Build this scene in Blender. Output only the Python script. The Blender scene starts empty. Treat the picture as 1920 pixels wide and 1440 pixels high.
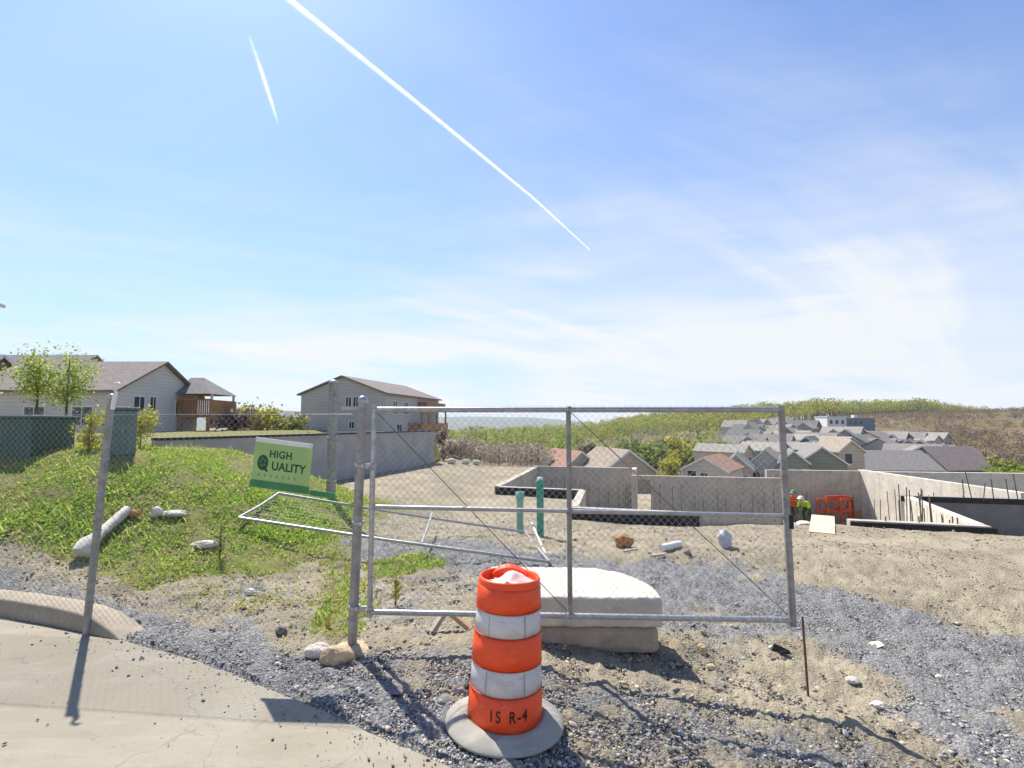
import bpy, bmesh, math, random
import numpy as np
from mathutils import Vector, Matrix, Euler

SC = bpy.context.scene
COL = SC.collection
R = math.radians
rng = np.random.default_rng(7)
random.seed(7)

# ---------------------------------------------------------------- camera, sky, sun, exposure
CAMZ, FPX, PITCH = 2.2, 960.0, math.atan(75 / 960)
cam_d = bpy.data.cameras.new('camera'); cam = bpy.data.objects.new('camera', cam_d); COL.objects.link(cam)
cam_d.sensor_width = 36; cam_d.lens = 18; cam_d.clip_start = 0.05; cam_d.clip_end = 200000
cam.location = (0, 0, CAMZ); cam.rotation_euler = (math.pi / 2 + PITCH, 0, 0)
SC.camera = cam

SUN_EL, SUN_AZ = R(54.5), R(-34)          # azimuth from +Y, positive to +X
sun_dir = Vector((math.sin(SUN_AZ) * math.cos(SUN_EL), math.cos(SUN_AZ) * math.cos(SUN_EL), math.sin(SUN_EL)))
sd = bpy.data.lights.new('sun', 'SUN'); sun = bpy.data.objects.new('sun', sd); COL.objects.link(sun)
sd.energy = 5.0; sd.angle = R(0.53); sd.color = (1.0, 0.945, 0.855)
sun.rotation_euler = sun_dir.to_track_quat('Z', 'Y').to_euler(); sun.location = sun_dir * 50

world = bpy.data.worlds.new('World'); SC.world = world; world.use_nodes = True

SK, SH, LN = (0.9, 0.5, 0), (2.2, -0.9, 0), 3.3
def build_world():
    nt = world.node_tree; N = nt.nodes; L = nt.links; N.clear()
    out = N.new('ShaderNodeOutputWorld'); bg = N.new('ShaderNodeBackground'); bg.inputs[1].default_value = 0.095
    sky = N.new('ShaderNodeTexSky'); sky.sky_type = 'NISHITA'; sky.sun_disc = False
    sky.sun_elevation = SUN_EL; sky.sun_rotation = SUN_AZ
    sky.altitude = 150; sky.air_density = 1.0; sky.dust_density = 0.6; sky.ozone_density = 1.6
    tc = N.new('ShaderNodeTexCoord'); sep = N.new('ShaderNodeSeparateXYZ'); L.new(tc.outputs['Generated'], sep.inputs[0])
    def M(op, a, b=None, c=None):
        m = N.new('ShaderNodeMath'); m.operation = op
        for i, v in enumerate((a, b, c)):
            if v is None: continue
            if isinstance(v, (int, float)): m.inputs[i].default_value = v
            else: L.new(v, m.inputs[i])
        return m.outputs[0]
    z = M('MAXIMUM', sep.outputs[2], 0.0)
    den = M('ADD', z, 0.11)
    px = M('DIVIDE', sep.outputs[0], den); py = M('DIVIDE', sep.outputs[1], den)
    def cloud(ang, sx, sy, off, scale, detail, dist, lo, hi):
        cb = N.new('ShaderNodeCombineXYZ'); L.new(px, cb.inputs[0]); L.new(py, cb.inputs[1])
        mp = N.new('ShaderNodeMapping'); mp.vector_type = 'TEXTURE'
        mp.inputs['Rotation'].default_value = (0, 0, R(ang)); mp.inputs['Scale'].default_value = (sx, sy, 1); mp.inputs['Location'].default_value = off
        L.new(cb.outputs[0], mp.inputs[0])
        nz = N.new('ShaderNodeTexNoise'); nz.inputs['Scale'].default_value = scale; nz.inputs['Detail'].default_value = detail
        nz.inputs['Roughness'].default_value = 0.6; nz.inputs['Distortion'].default_value = dist
        L.new(mp.outputs[0], nz.inputs['Vector'])
        mr = N.new('ShaderNodeMapRange'); mr.interpolation_type = 'SMOOTHSTEP'
        mr.inputs[1].default_value = lo; mr.inputs[2].default_value = hi
        L.new(nz.outputs[0], mr.inputs[0]); return mr.outputs[0]
    streak = cloud(-52, 1, 4.5, SK, 0.9, 9, 1.1, 0.44, 0.74)     # thin cirrus streaks
    sheet = cloud(-70, 1.6, 3.6, SH, 0.30, 7, 0.8, 0.43, 0.66)    # broad milky sheets
    veil = cloud(20, 1, 1, (5.2, 3.1, 0), 0.22, 2, 0.2, 0.33, 0.70)
    low = M('POWER', M('SUBTRACT', 1.0, M('MINIMUM', z, 1.0)), 3.6)            # air thickens to the horizon
    thick = M('MAXIMUM', M('MINIMUM', M('SUBTRACT', 1.2, M('MULTIPLY', z, 1.5)), 1.0), 0.12)   # a thin layer looks denser where it is seen edge-on
    f = M('MULTIPLY', streak, M('ADD', M('MULTIPLY', sheet, 0.8), 0.22))
    f = M('ADD', f, M('MULTIPLY', sheet, 0.58))
    f = M('ADD', M('MULTIPLY', f, thick), M('MULTIPLY', veil, 0.03))
    cb = N.new('ShaderNodeCombineXYZ'); L.new(M('ADD', M('MULTIPLY', sep.outputs[0], 1.9), LN), cb.inputs[0]); L.new(M('MULTIPLY', sep.outputs[1], 1.9), cb.inputs[1]); L.new(M('MULTIPLY', sep.outputs[2], 15.0), cb.inputs[2])
    nz = N.new('ShaderNodeTexNoise'); nz.inputs['Scale'].default_value = 1.35; nz.inputs['Detail'].default_value = 6; nz.inputs['Roughness'].default_value = 0.55; nz.inputs['Distortion'].default_value = 0.3; L.new(cb.outputs[0], nz.inputs['Vector'])
    mr = N.new('ShaderNodeMapRange'); mr.interpolation_type = 'SMOOTHSTEP'; mr.inputs[1].default_value = 0.46; mr.inputs[2].default_value = 0.61; L.new(nz.outputs[0], mr.inputs[0])
    f = M('ADD', f, M('MULTIPLY', mr.outputs[0], M('MULTIPLY', M('POWER', M('SUBTRACT', 1.0, M('MINIMUM', z, 1.0)), 6.0), 0.85)))   # flat far-off cloud banks
    f = M('MINIMUM', f, 0.95)
    mix = N.new('ShaderNodeMix'); mix.data_type = 'RGBA'
    L.new(f, mix.inputs[0])
    gain = N.new('ShaderNodeMix'); gain.data_type = 'RGBA'; gain.blend_type = 'MULTIPLY'; gain.inputs[0].default_value = 1
    L.new(sky.outputs[0], gain.inputs[6]); gain.inputs[7].default_value = (0.80, 1.03, 1.36, 1)
    air = N.new('ShaderNodeMix'); air.data_type = 'RGBA'; L.new(M('MULTIPLY', low, 0.93), air.inputs[0]); L.new(gain.outputs[2], air.inputs[6]); air.inputs[7].default_value = (4.35, 5.1, 6.1, 1)
    L.new(air.outputs[2], mix.inputs[6]); mix.inputs[7].default_value = (6.15, 6.3, 6.4, 1)
    L.new(mix.outputs[2], bg.inputs[0]); L.new(bg.outputs[0], out.inputs[0])
build_world()

vs = SC.view_settings; vs.view_transform = 'Standard'; vs.look = 'None'; vs.exposure = 0.65; vs.gamma = 1; vs.use_curve_mapping = False
SC.render.engine = 'CYCLES'
cy = SC.cycles; cy.use_denoising = True; cy.max_bounces = 6; cy.diffuse_bounces = 3; cy.glossy_bounces = 2; cy.transmission_bounces = 4
cy.transparent_max_bounces = 24; cy.volume_bounces = 1; cy.caustics_reflective = False; cy.caustics_refractive = False

# ---------------------------------------------------------------- projection helpers (photo pixel -> place)
CP, SP = math.cos(PITCH), math.sin(PITCH)
def ray(px, py):
    xc = (px - 960) / FPX; yc = (720 - py) / FPX
    return Vector((xc, CP - yc * SP, SP + yc * CP))
def at(px, py, d):
    v = ray(px, py); t = d / v.y
    return Vector((v.x * t, d, CAMZ + v.z * t))
def onz(px, py, z):
    v = ray(px, py); t = (z - CAMZ) / v.z
    return Vector((v.x * t, v.y * t, z))

# ---------------------------------------------------------------- noise + terrain height
_perm = np.random.default_rng(3).random((256, 256))
def vnoise(x, y):
    xi = np.floor(x).astype(np.int64); yi = np.floor(y).astype(np.int64)
    fx = x - xi; fy = y - yi
    fx = fx * fx * (3 - 2 * fx); fy = fy * fy * (3 - 2 * fy)
    a = _perm[xi & 255, yi & 255]; b = _perm[(xi + 1) & 255, yi & 255]
    c = _perm[xi & 255, (yi + 1) & 255]; d = _perm[(xi + 1) & 255, (yi + 1) & 255]
    return (a * (1 - fx) + b * fx) * (1 - fy) + (c * (1 - fx) + d * fx) * fy
def fbm(x, y, o=4, s=1.0):
    v = 0; a = 0.5; t = 0
    for i in range(o):
        v = v + a * vnoise(x * s + 17.3 * i, y * s + 9.1 * i); t += a; a *= 0.5; s *= 2.07
    return v / t - 0.5
def S(t):
    t = np.clip(t, 0, 1); return t * t * (3 - 2 * t)

WALL_A, WALL_B = (-9.0, 13.0), (-4.5, 29.0)           # long grey foundation wall on the left
def wall_side(x, y): return x - (WALL_A[0] + (np.minimum(y, 29.5) - WALL_A[1]) * (WALL_B[0] - WALL_A[0]) / (WALL_B[1] - WALL_A[1]))

# outline of the dug-out area on the right (near walls of the three foundations, then out over the slope)
PIT = np.array([(-0.5, 20.0), (2.6, 19.0), (1.8, 15.1), (11.2, 12.4), (13.2, 17.4), (24.0, 14.8), (90, 10), (400, 60), (400, 400), (60, 400), (8, 80), (1.3, 29.0)])
def pit_sd(x, y):
    """signed distance to the dug-out outline, negative inside"""
    d = np.full(np.shape(x), 1e9); ins = np.zeros(np.shape(x), bool)
    n = len(PIT)
    for i in range(n):
        ax, ay = PIT[i]; bx, by = PIT[(i + 1) % n]
        ex, ey = bx - ax, by - ay
        t = np.clip(((x - ax) * ex + (y - ay) * ey) / (ex * ex + ey * ey), 0, 1)
        d = np.minimum(d, np.hypot(x - ax - t * ex, y - ay - t * ey))
        c = ((ay > y) != (by > y)) & (x < (bx - ax) * (y - ay) / ((by - ay) if by != ay else 1e-9) + ax)
        ins ^= c
    return np.where(ins, -d, d)

EDGE = np.array([(-14, 8.0), (-6.0, 6.16), (-4.24, 5.55), (-3.0, 5.02), (-1.72, 4.32), (-0.31, 3.47), (0.9, 2.6), (2.5, 1.2), (4, -0.5)])
def edge_y(x): return np.interp(x, EDGE[:, 0], EDGE[:, 1])
_hill = ([-3, -1, -.15, .1, .3, .5, .7, 1.0, 3], [-15, -15, -19, -10, 2, 8, 11, 13, 12])
def height(x, y):
    x = np.asarray(x, float); y = np.asarray(y, float); r = np.hypot(x, y)
    u = -0.72 * (1 - np.exp(-np.clip(x, 0, None) / 3.7)) * (1 - 0.86 * S((y - 5.5) / 5)) - 0.5 * S((y - 9) / 6) * S((x + 4) / 3) * (1 - S((x - 4.5) / 4)) - 0.10 * S((x - 4.5) / 4) * S((y - 9) / 3)
    m = 1.66 * S((-x - 2.1) / 5.6) * S((y - 5.9) / 4.4)
    s = wall_side(x, y)
    s = s + 0.35
    m = m * np.where(s > 0, 1 - S((y - 12.3) / 4.5), 1)
    m = np.where((s <= 0) & (y > 12), np.maximum(m, 1.42), m) * (1 - 0.9 * S((y - 30.5) / 5) * S((s + 14) / 6))
    u = u + m
    u = u + 0.10 * fbm(x, y, 4, 0.55) * S((r - 4) / 3) + 0.055 * fbm(x, y, 4, 2.3) * S((y - edge_y(x)) / 0.5)
    u = np.where(y < edge_y(x) + 0.05, u - 0.03 - 0.12 * S((edge_y(x) - y) / 1.0), u)
    # valley beyond the site
    v = S((y - 34) / 62)
    lefty = S((s + 2) / 4)
    z = u - v * 11.5 * lefty - (1 - lefty) * 7 * S((y - 62) / 120)
    fl = -2.45 - 7.2 * S((y - 29) / 55) + 0.12 * fbm(x, y, 3, 0.7)
    p = pit_sd(x, y)
    k = S((0.12 - p) / 0.34)
    trench = -1.25 * S((y - np.interp(x, [6, 8.5, 11, 16, 30], [13.3, 12.0, 11.25, 10.5, 9.2])) / 0.9) * S((x - 6.0) / 2.0) * (p > 0)
    z = (z + trench) * (1 - k) + np.minimum(fl, z) * k
    # far land
    a = x / np.maximum(y, 1e-3)
    hz = np.interp(np.clip(a, -3, 3), _hill[0], _hill[1])
    far = S((r - 170) / 430) * (y > 0)
    base = np.where(y > 60, -13.0, -8.0)
    z = z * (1 - S((r - 120) / 160)) + (-13.0) * S((r - 120) / 160)
    z = z + far * (hz + 13.0) + S((r - 90) / 200) * 6 * fbm(x, y, 3, 0.012)
    z = z - S((r - 900) / 1500) * 30
    return z
def h1(x, y): return float(height(np.array([x]), np.array([y]))[0])
def gh(px, py, dmax=200):
    """where the sight line through a photo pixel meets the ground"""
    v = ray(px, py); d = np.geomspace(2.0, dmax, 3000); t = d / v.y
    z = CAMZ + v.z * t; g = height(v.x * t, d)
    i = int(np.argmax(z <= g)); return Vector((v.x * t[i], d[i], g[i]))

# ---------------------------------------------------------------- object helpers
def tag(o, label=None, cat=None, group=None, kind=None):
    if label: o['label'] = label
    if cat: o['category'] = cat
    if group: o['group'] = group
    if kind: o['kind'] = kind
    return o
def thing(name, label, cat, loc=(0, 0, 0), rz=0.0, group=None):
    o = bpy.data.objects.new(name, None); COL.objects.link(o); o.empty_display_size = 0.2
    o.location = loc; o.rotation_euler = (0, 0, rz); return tag(o, label, cat, group)
def link(name, me, parent=None, loc=None):
    o = bpy.data.objects.new(name, me); COL.objects.link(o)
    if parent is not None: o.parent = parent
    if loc is not None: o.location = loc
    return o

class MB:
    """collects shapes; build() makes ONE mesh object"""
    def __init__(s): s.v = []; s.f = []; s.sm = []
    def add(s, V, F, smooth=False):
        b = len(s.v); s.v += [tuple(p) for p in V]; s.f += [tuple(i + b for i in f) for f in F]; s.sm += [smooth] * len(F); return s
    def box(s, c, d, rz=0.0, M=None):
        V = [Vector((sx * d[0] / 2, sy * d[1] / 2, sz * d[2] / 2)) for sx in (-1, 1) for sy in (-1, 1) for sz in (-1, 1)]
        m = Matrix.Rotation(rz, 4, 'Z') if M is None else M
        V = [m @ p + Vector(c) for p in V]
        return s.add(V, [(0, 1, 3, 2), (4, 6, 7, 5), (0, 4, 5, 1), (2, 3, 7, 6), (0, 2, 6, 4), (1, 5, 7, 3)])
    def beam(s, a, b, w, h, up=(0, 0, 1)):
        a = Vector(a); b = Vector(b); t = (b - a).normalized(); side = t.cross(Vector(up))
        if side.length < 1e-4: side = t.cross(Vector((1, 0, 0)))
        side.normalize(); u = side.cross(t).normalized()
        V = [p + side * sx * w / 2 + u * sz * h / 2 for p in (a, b) for sx in (-1, 1) for sz in (-1, 1)]
        return s.add(V, [(0, 1, 3, 2), (4, 6, 7, 5), (0, 4, 5, 1), (2, 3, 7, 6), (0, 2, 6, 4), (1, 5, 7, 3)])
    def tube(s, pts, r, n=8, cap=True):
        pts = [Vector(p) for p in pts]; rs = r if isinstance(r, (list, tuple)) else [r] * len(pts); V = []; F = []
        ref = None
        for i, p in enumerate(pts):
            t = (pts[min(i + 1, len(pts) - 1)] - pts[max(i - 1, 0)]).normalized()
            if ref is None: ref = t.orthogonal().normalized()
            ref = (ref - t * ref.dot(t))
            if ref.length < 1e-5: ref = t.orthogonal()
            ref.normalize(); bi = t.cross(ref)
            V += [p + (ref * math.cos(2 * math.pi * k / n) + bi * math.sin(2 * math.pi * k / n)) * rs[i] for k in range(n)]
        for i in range(len(pts) - 1):
            for k in range(n):
                F.append((i * n + k, i * n + (k + 1) % n, (i + 1) * n + (k + 1) % n, (i + 1) * n + k))
        s.add(V, F, True)
        if cap:
            s.add(V[:n], [tuple(reversed(range(n)))]); s.add(V[-n:], [tuple(range(n))])
        return s
    def lathe(s, prof, n=32, c=(0, 0, 0), smooth=True):
        V = []; F = []
        for (r, z) in prof:
            V += [(c[0] + r * math.cos(2 * math.pi * k / n), c[1] + r * math.sin(2 * math.pi * k / n), c[2] + z) for k in range(n)]
        for i in range(len(prof) - 1):
            for k in range(n):
                F.append((i * n + k, i * n + (k + 1) % n, (i + 1) * n + (k + 1) % n, (i + 1) * n + k))
        return s.add(V, F, smooth)
    def prism(s, poly, z0, z1):
        n = len(poly)
        V = [(p[0], p[1], z0) for p in poly] + [(p[0], p[1], z1) for p in poly]
        F = [tuple(reversed(range(n))), tuple(range(n, 2 * n))] + [(i, (i + 1) % n, n + (i + 1) % n, n + i) for i in range(n)]
        return s.add(V, F)
    def mesh(s, name, mat):
        me = bpy.data.meshes.new(name); me.from_pydata(s.v, [], s.f)
        me.polygons.foreach_set('use_smooth', s.sm)
        me.materials.append(mat); me.update(); return me
    def build(s, name, mat, parent=None, loc=None, bevel=0.0):
        o = link(name, s.mesh(name, mat), parent, loc)
        if bevel:
            b = o.modifiers.new('bevel', 'BEVEL'); b.width = bevel; b.segments = 2; b.limit_method = 'ANGLE'; b.angle_limit = R(40)
        return o

def np_mesh(name, V, F, mat, tint=None, smooth=False):
    """V (n,3); F (m,k) with constant k"""
    me = bpy.data.meshes.new(name); V = np.ascontiguousarray(V, np.float32); F = np.ascontiguousarray(F, np.int32)
    m, k = F.shape
    me.vertices.add(len(V)); me.vertices.foreach_set('co', V.ravel())
    me.loops.add(m * k); me.loops.foreach_set('vertex_index', F.ravel())
    me.polygons.add(m); me.polygons.foreach_set('loop_start', np.arange(0, m * k, k, dtype=np.int32))
    me.polygons.foreach_set('loop_total', np.full(m, k, np.int32))
    if smooth: me.polygons.foreach_set('use_smooth', np.ones(m, bool))
    me.update(calc_edges=True)
    if tint is not None:
        a = me.attributes.new('tint', 'FLOAT_COLOR', 'POINT')
        t = np.ones((len(V), 4), np.float32); t[:, :3] = tint; a.data.foreach_set('color', t.ravel())
    me.materials.append(mat); return me

# ---------------------------------------------------------------- materials
class NT:
    def __init__(s, name):
        s.m = bpy.data.materials.new(name); s.m.use_nodes = True; s.N = s.m.node_tree.nodes; s.L = s.m.node_tree.links
        s.b = s.N['Principled BSDF']; s.out = s.N['Material Output']
        s.tc = s.N.new('ShaderNodeTexCoord'); s.co = s.tc.outputs['Object']
    def noise(s, scale, detail=4, rough=0.55, dist=0.0, co=None, stretch=None):
        n = s.N.new('ShaderNodeTexNoise'); n.inputs['Scale'].default_value = scale; n.inputs['Detail'].default_value = detail
        n.inputs['Roughness'].default_value = rough; n.inputs['Distortion'].default_value = dist
        c = co or s.co
        if stretch:
            mp = s.N.new('ShaderNodeMapping'); mp.inputs['Scale'].default_value = stretch; s.L.new(c, mp.inputs[0]); c = mp.outputs[0]
        s.L.new(c, n.inputs['Vector']); return n.outputs[0]
    def voro(s, scale, feature='F1', out='Distance'):
        n = s.N.new('ShaderNodeTexVoronoi'); n.inputs['Scale'].default_value = scale; n.feature = feature
        s.L.new(s.co, n.inputs['Vector']); return n.outputs[out]
    def rng(s, v, lo, hi, a=0.0, b=1.0):
        n = s.N.new('ShaderNodeMapRange'); n.interpolation_type = 'SMOOTHSTEP'
        for i, x in enumerate((lo, hi, a, b)): n.inputs[i + 1].default_value = x
        s.L.new(v, n.inputs[0]); return n.outputs[0]
    def mix(s, f, a, b, mode='MIX'):
        n = s.N.new('ShaderNodeMix'); n.data_type = 'RGBA'; n.blend_type = mode
        for i, v in ((0, f), (6, a), (7, b)):
            if isinstance(v, (int, float)): n.inputs[i].default_value = v
            elif isinstance(v, tuple): n.inputs[i].default_value = (*v[:3], 1)
            else: s.L.new(v, n.inputs[i])
        return n.outputs[2]
    def math(s, op, a, b=None):
        n = s.N.new('ShaderNodeMath'); n.operation = op
        for i, v in enumerate((a, b)):
            if v is None: continue
            if isinstance(v, (int, float)): n.inputs[i].default_value = v
            else: s.L.new(v, n.inputs[i])
        return n.outputs[0]
    def attr(s, name):
        n = s.N.new('ShaderNodeAttribute'); n.attribute_name = name; return n
    def set(s, sock, v):
        if isinstance(v, (int, float)): s.b.inputs[sock].default_value = v
        elif isinstance(v, tuple): s.b.inputs[sock].default_value = (*v[:3], 1)
        else: s.L.new(v, s.b.inputs[sock])
    def bump(s, hgt, dist=0.01, strength=0.6):
        n = s.N.new('ShaderNodeBump'); n.inputs['Strength'].default_value = strength; n.inputs['Distance'].default_value = dist
        s.L.new(hgt, n.inputs['Height']); s.L.new(n.outputs[0], s.b.inputs['Normal'])

def plain(name, col, rough=0.7, var=0.18, scale=6.0, metal=0.0, bump=0.0, bscale=60.0, dirt=None, dirt_amt=0.5, dscale=2.5, stretch=None, spec=0.3, lap=0.0, scuff=None, seam=None):
    """a surface colour with uneven tone, stains of a second colour and fine relief"""
    t = NT(name); lo = tuple(c * (1 - var) for c in col); hi = tuple(min(1, c * (1 + var)) for c in col)
    c = t.mix(t.rng(t.noise(scale, 6, 0.6, 0.3, stretch=stretch), 0.3, 0.7), lo, hi)
    if dirt: c = t.mix(t.rng(t.noise(dscale, 7, 0.65, 0.6), 0.5, 0.72, 0, dirt_amt), c, dirt)
    if scuff: c = t.mix(t.rng(t.noise(5.5, 8, 0.78, 1.5, stretch=(1, 1, 3.5)), 0.56, 0.63, 0, 0.75), c, scuff)
    if seam:     # form-panel joints and tie holes left in poured concrete
        sx = t.N.new('ShaderNodeSeparateXYZ'); t.L.new(t.co, sx.inputs[0])
        along = t.math('ADD', t.math('MULTIPLY', sx.outputs[0], seam[0]), t.math('MULTIPLY', sx.outputs[1], seam[1]))
        fr = t.math('FRACT', t.math('DIVIDE', along, seam[2])); c = t.mix(t.rng(fr, 0.0, 0.05, 0.6, 0.0), c, tuple(v * 0.5 for v in col))
        c = t.mix(t.rng(t.noise(1.3, 5, 0.6, stretch=(3, 3, 0.35)), 0.5, 0.75, 0, 0.4), c, tuple(v * 0.6 for v in col))
        fz = t.math('ABSOLUTE', t.math('SUBTRACT', t.math('FRACT', t.math('DIVIDE', sx.outputs[2], 0.6)), 0.5)); fa = t.math('ABSOLUTE', t.math('SUBTRACT', t.math('FRACT', t.math('DIVIDE', along, seam[2] / 2)), 0.5))
        hole = t.math('ADD', t.math('POWER', t.math('MULTIPLY', fz, 0.6), 2.0), t.math('POWER', t.math('MULTIPLY', fa, seam[2] / 2), 2.0)); c = t.mix(t.rng(hole, 0.0004, 0.0009, 0.8, 0.0), c, tuple(v * 0.35 for v in col))
    if lap:      # lapped boards: a thin darker line under every course
        sx = t.N.new('ShaderNodeSeparateXYZ'); t.L.new(t.co, sx.inputs[0])
        fr = t.math('FRACT', t.math('DIVIDE', sx.outputs[2], lap)); c = t.mix(t.rng(fr, 0.72, 0.98, 0, 0.38), c, tuple(v * 0.45 for v in col))
    t.set('Base Color', c); t.set('Roughness', rough); t.set('Metallic', metal); t.set('Specular IOR Level', spec)
    if bump: t.bump(t.noise(bscale, 5, 0.65), bump, 0.7)
    return t.m
def leafy(name, trans=0.35, rough=0.6):
    t = NT(name); a = t.attr('tint')
    d = t.N.new('ShaderNodeBsdfDiffuse'); tr = t.N.new('ShaderNodeBsdfTranslucent'); mx = t.N.new('ShaderNodeMixShader')
    t.L.new(a.outputs['Color'], d.inputs[0]); t.L.new(a.outputs['Color'], tr.inputs[0]); mx.inputs[0].default_value = trans
    t.L.new(d.outputs[0], mx.inputs[1]); t.L.new(tr.outputs[0], mx.inputs[2]); t.L.new(mx.outputs[0], t.out.inputs[0])
    t.N.remove(t.b); return t.m
def tinted(name, rough=0.85, bump=0.004, bscale=80):
    t = NT(name); a = t.attr('tint')
    c = t.mix(t.rng(t.noise(45, 4), 0.3, 0.7), a.outputs['Color'], (0.5, 0.5, 0.5), 'MULTIPLY')
    c = t.mix(0.45, a.outputs['Color'], c); t.set('Base Color', c); t.set('Roughness', rough); t.set('Specular IOR Level', 0.25)
    return t.m

M = {}
M['galv'] = plain('galvanised_steel', (0.42, 0.42, 0.42), 0.42, 0.16, 14, 0.75, dirt=(0.30, 0.28, 0.26), dirt_amt=0.5, dscale=9)
M['galv_old'] = plain('weathered_steel', (0.33, 0.32, 0.30), 0.6, 0.22, 10, 0.45, dirt=(0.22, 0.17, 0.13), dirt_amt=0.6, dscale=6)
M['wire'] = plain('zinc_wire', (0.42, 0.43, 0.44), 0.5, 0.12, 8, 0.6)
M['rust'] = plain('rusty_iron', (0.17, 0.10, 0.065), 0.85, 0.3, 30, 0.3, dirt=(0.09, 0.06, 0.05))
M['rust_grey'] = plain('dull_brown_steel', (0.16, 0.13, 0.11), 0.8, 0.3, 20, 0.3)
M['black'] = plain('black_tar_coating', (0.018, 0.019, 0.022), 0.55, 0.3, 3, dirt=(0.05, 0.05, 0.05), dscale=4)
M['conc'] = plain('cast_concrete', (0.46, 0.405, 0.335), 0.9, 0.10, 2.5, bump=0.004, bscale=35, dirt=(0.27, 0.25, 0.22), dirt_amt=0.55, dscale=1.2, seam=(.97, -.24, .9))
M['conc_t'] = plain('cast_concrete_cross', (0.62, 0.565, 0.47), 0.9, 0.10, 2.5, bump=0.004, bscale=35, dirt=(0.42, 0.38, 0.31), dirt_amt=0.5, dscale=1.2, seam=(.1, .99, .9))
M['conc_grey'] = plain('grey_cast_concrete', (0.375, 0.36, 0.345), 0.9, 0.10, 1.5, bump=0.004, bscale=30, dirt=(0.22, 0.225, 0.25), dirt_amt=0.55, dscale=0.8)
M['conc_shaded'] = plain('shaded_grey_concrete', (0.19, 0.187, 0.185), 0.8, 0.15, 1.5, dirt=(0.19, 0.185, 0.18), dirt_amt=0.5, dscale=1.0)  # grey concrete darkened in its colour to stand for shade on the right front wall
M['conc_white'] = plain('pale_concrete', (0.62, 0.565, 0.47), 0.9, 0.10, 4, bump=0.006, bscale=50, dirt=(0.40, 0.36, 0.30), dirt_amt=0.5, dscale=3)
M['conc_brown'] = plain('buff_concrete', (0.44, 0.36, 0.27), 0.92, 0.12, 4, bump=0.008, bscale=40, dirt=(0.30, 0.25, 0.2), dirt_amt=0.55, dscale=3)
M['kerb'] = plain('kerb_concrete', (0.34, 0.285, 0.215), 0.92, 0.12, 5, bump=0.006, bscale=60, dirt=(0.27, 0.22, 0.17), dirt_amt=0.75, dscale=2.2)
M['orange'] = plain('orange_plastic', (0.90, 0.080, 0.018), 0.42, 0.08, 3, dirt=(0.50, 0.075, 0.03), dirt_amt=0.6, dscale=6, spec=0.4, scuff=(0.62, 0.22, 0.11), bump=0.003, bscale=14)
M['orange_dark'] = plain('shaded_orange_plastic', (0.45, 0.05, 0.015), 0.5, 0.1, 5)
M['far_roof'] = plain('taupe_shingles', (0.235, 0.215, 0.19), 0.95, 0.18, 2)
M['far_roof_pale'] = plain('pale_taupe_shingles', (0.30, 0.275, 0.24), 0.95, 0.15, 2)
M['far_roof_dark'] = plain('slate_shingles', (0.15, 0.15, 0.14), 0.95, 0.15, 2)
M['reflect'] = plain('white_reflective_sheet', (0.60, 0.58, 0.58), 0.35, 0.06, 5, dirt=(0.38, 0.36, 0.33), dirt_amt=0.65, dscale=5, spec=0.5, scuff=(0.36, 0.32, 0.28), bump=0.002, bscale=160)
M['rubber'] = plain('dusty_rubber', (0.33, 0.315, 0.27), 0.9, 0.14, 5, bump=0.004, bscale=70, dirt=(0.52, 0.48, 0.39), dirt_amt=0.8, dscale=3)
M['ink'] = plain('black_stencil_ink', (0.05, 0.02, 0.015), 0.7, 0.3, 40)
M['film'] = plain('pinkish_plastic_film', (0.80, 0.60, 0.54), 0.35, 0.1, 10, spec=0.5)
M['white'] = plain('white_plastic', (0.74, 0.74, 0.72), 0.5, 0.08, 10, dirt=(0.45, 0.40, 0.33), dirt_amt=0.5, dscale=12)
M['green_pipe'] = plain('green_sewer_pipe', (0.045, 0.30, 0.20), 0.45, 0.12, 8, dirt=(0.25, 0.30, 0.22), dirt_amt=0.5, dscale=9)
M['pale_green'] = plain('faded_green_pipe', (0.20, 0.42, 0.33), 0.5, 0.15, 8, dirt=(0.35, 0.34, 0.26), dirt_amt=0.5, dscale=9)
M['box_green'] = plain('utility_green_paint', (0.055, 0.105, 0.085), 0.5, 0.12, 5, dirt=(0.10, 0.12, 0.10), dirt_amt=0.5)
M['box_teal'] = plain('grey_green_paint', (0.105, 0.165, 0.150), 0.5, 0.12, 5, dirt=(0.18, 0.19, 0.17), dirt_amt=0.5)
M['sign'] = plain('lime_green_vinyl', (0.33, 0.49, 0.18), 0.5, 0.07, 3, dirt=(0.42, 0.58, 0.30), dirt_amt=0.5, dscale=3)
M['sign_dark'] = plain('dark_green_vinyl', (0.05, 0.22, 0.085), 0.5, 0.12, 6)
M['sign_ink'] = plain('deep_green_print', (0.018, 0.075, 0.022), 0.6, 0.2, 30)
M['sign_mid'] = plain('mid_green_print', (0.17, 0.36, 0.08), 0.6, 0.2, 30)
M['timber'] = plain('raw_timber', (0.42, 0.29, 0.17), 0.85, 0.25, 12, stretch=(1, 8, 8), dirt=(0.22, 0.15, 0.09))
M['grey_wood'] = plain('weathered_wood', (0.42, 0.36, 0.29), 0.9, 0.25, 14, stretch=(1, 6, 6), dirt=(0.2, 0.16, 0.13))
M['birch'] = plain('pale_bark', (0.62, 0.575, 0.49), 0.9, 0.15, 9, bump=0.006, bscale=30, dirt=(0.22, 0.18, 0.14), dirt_amt=0.7, dscale=8)
M['ply'] = plain('plywood', (0.62, 0.52, 0.35), 0.85, 0.12, 5, stretch=(1, 5, 1), dirt=(0.5, 0.44, 0.33), dirt_amt=0.4)
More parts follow.
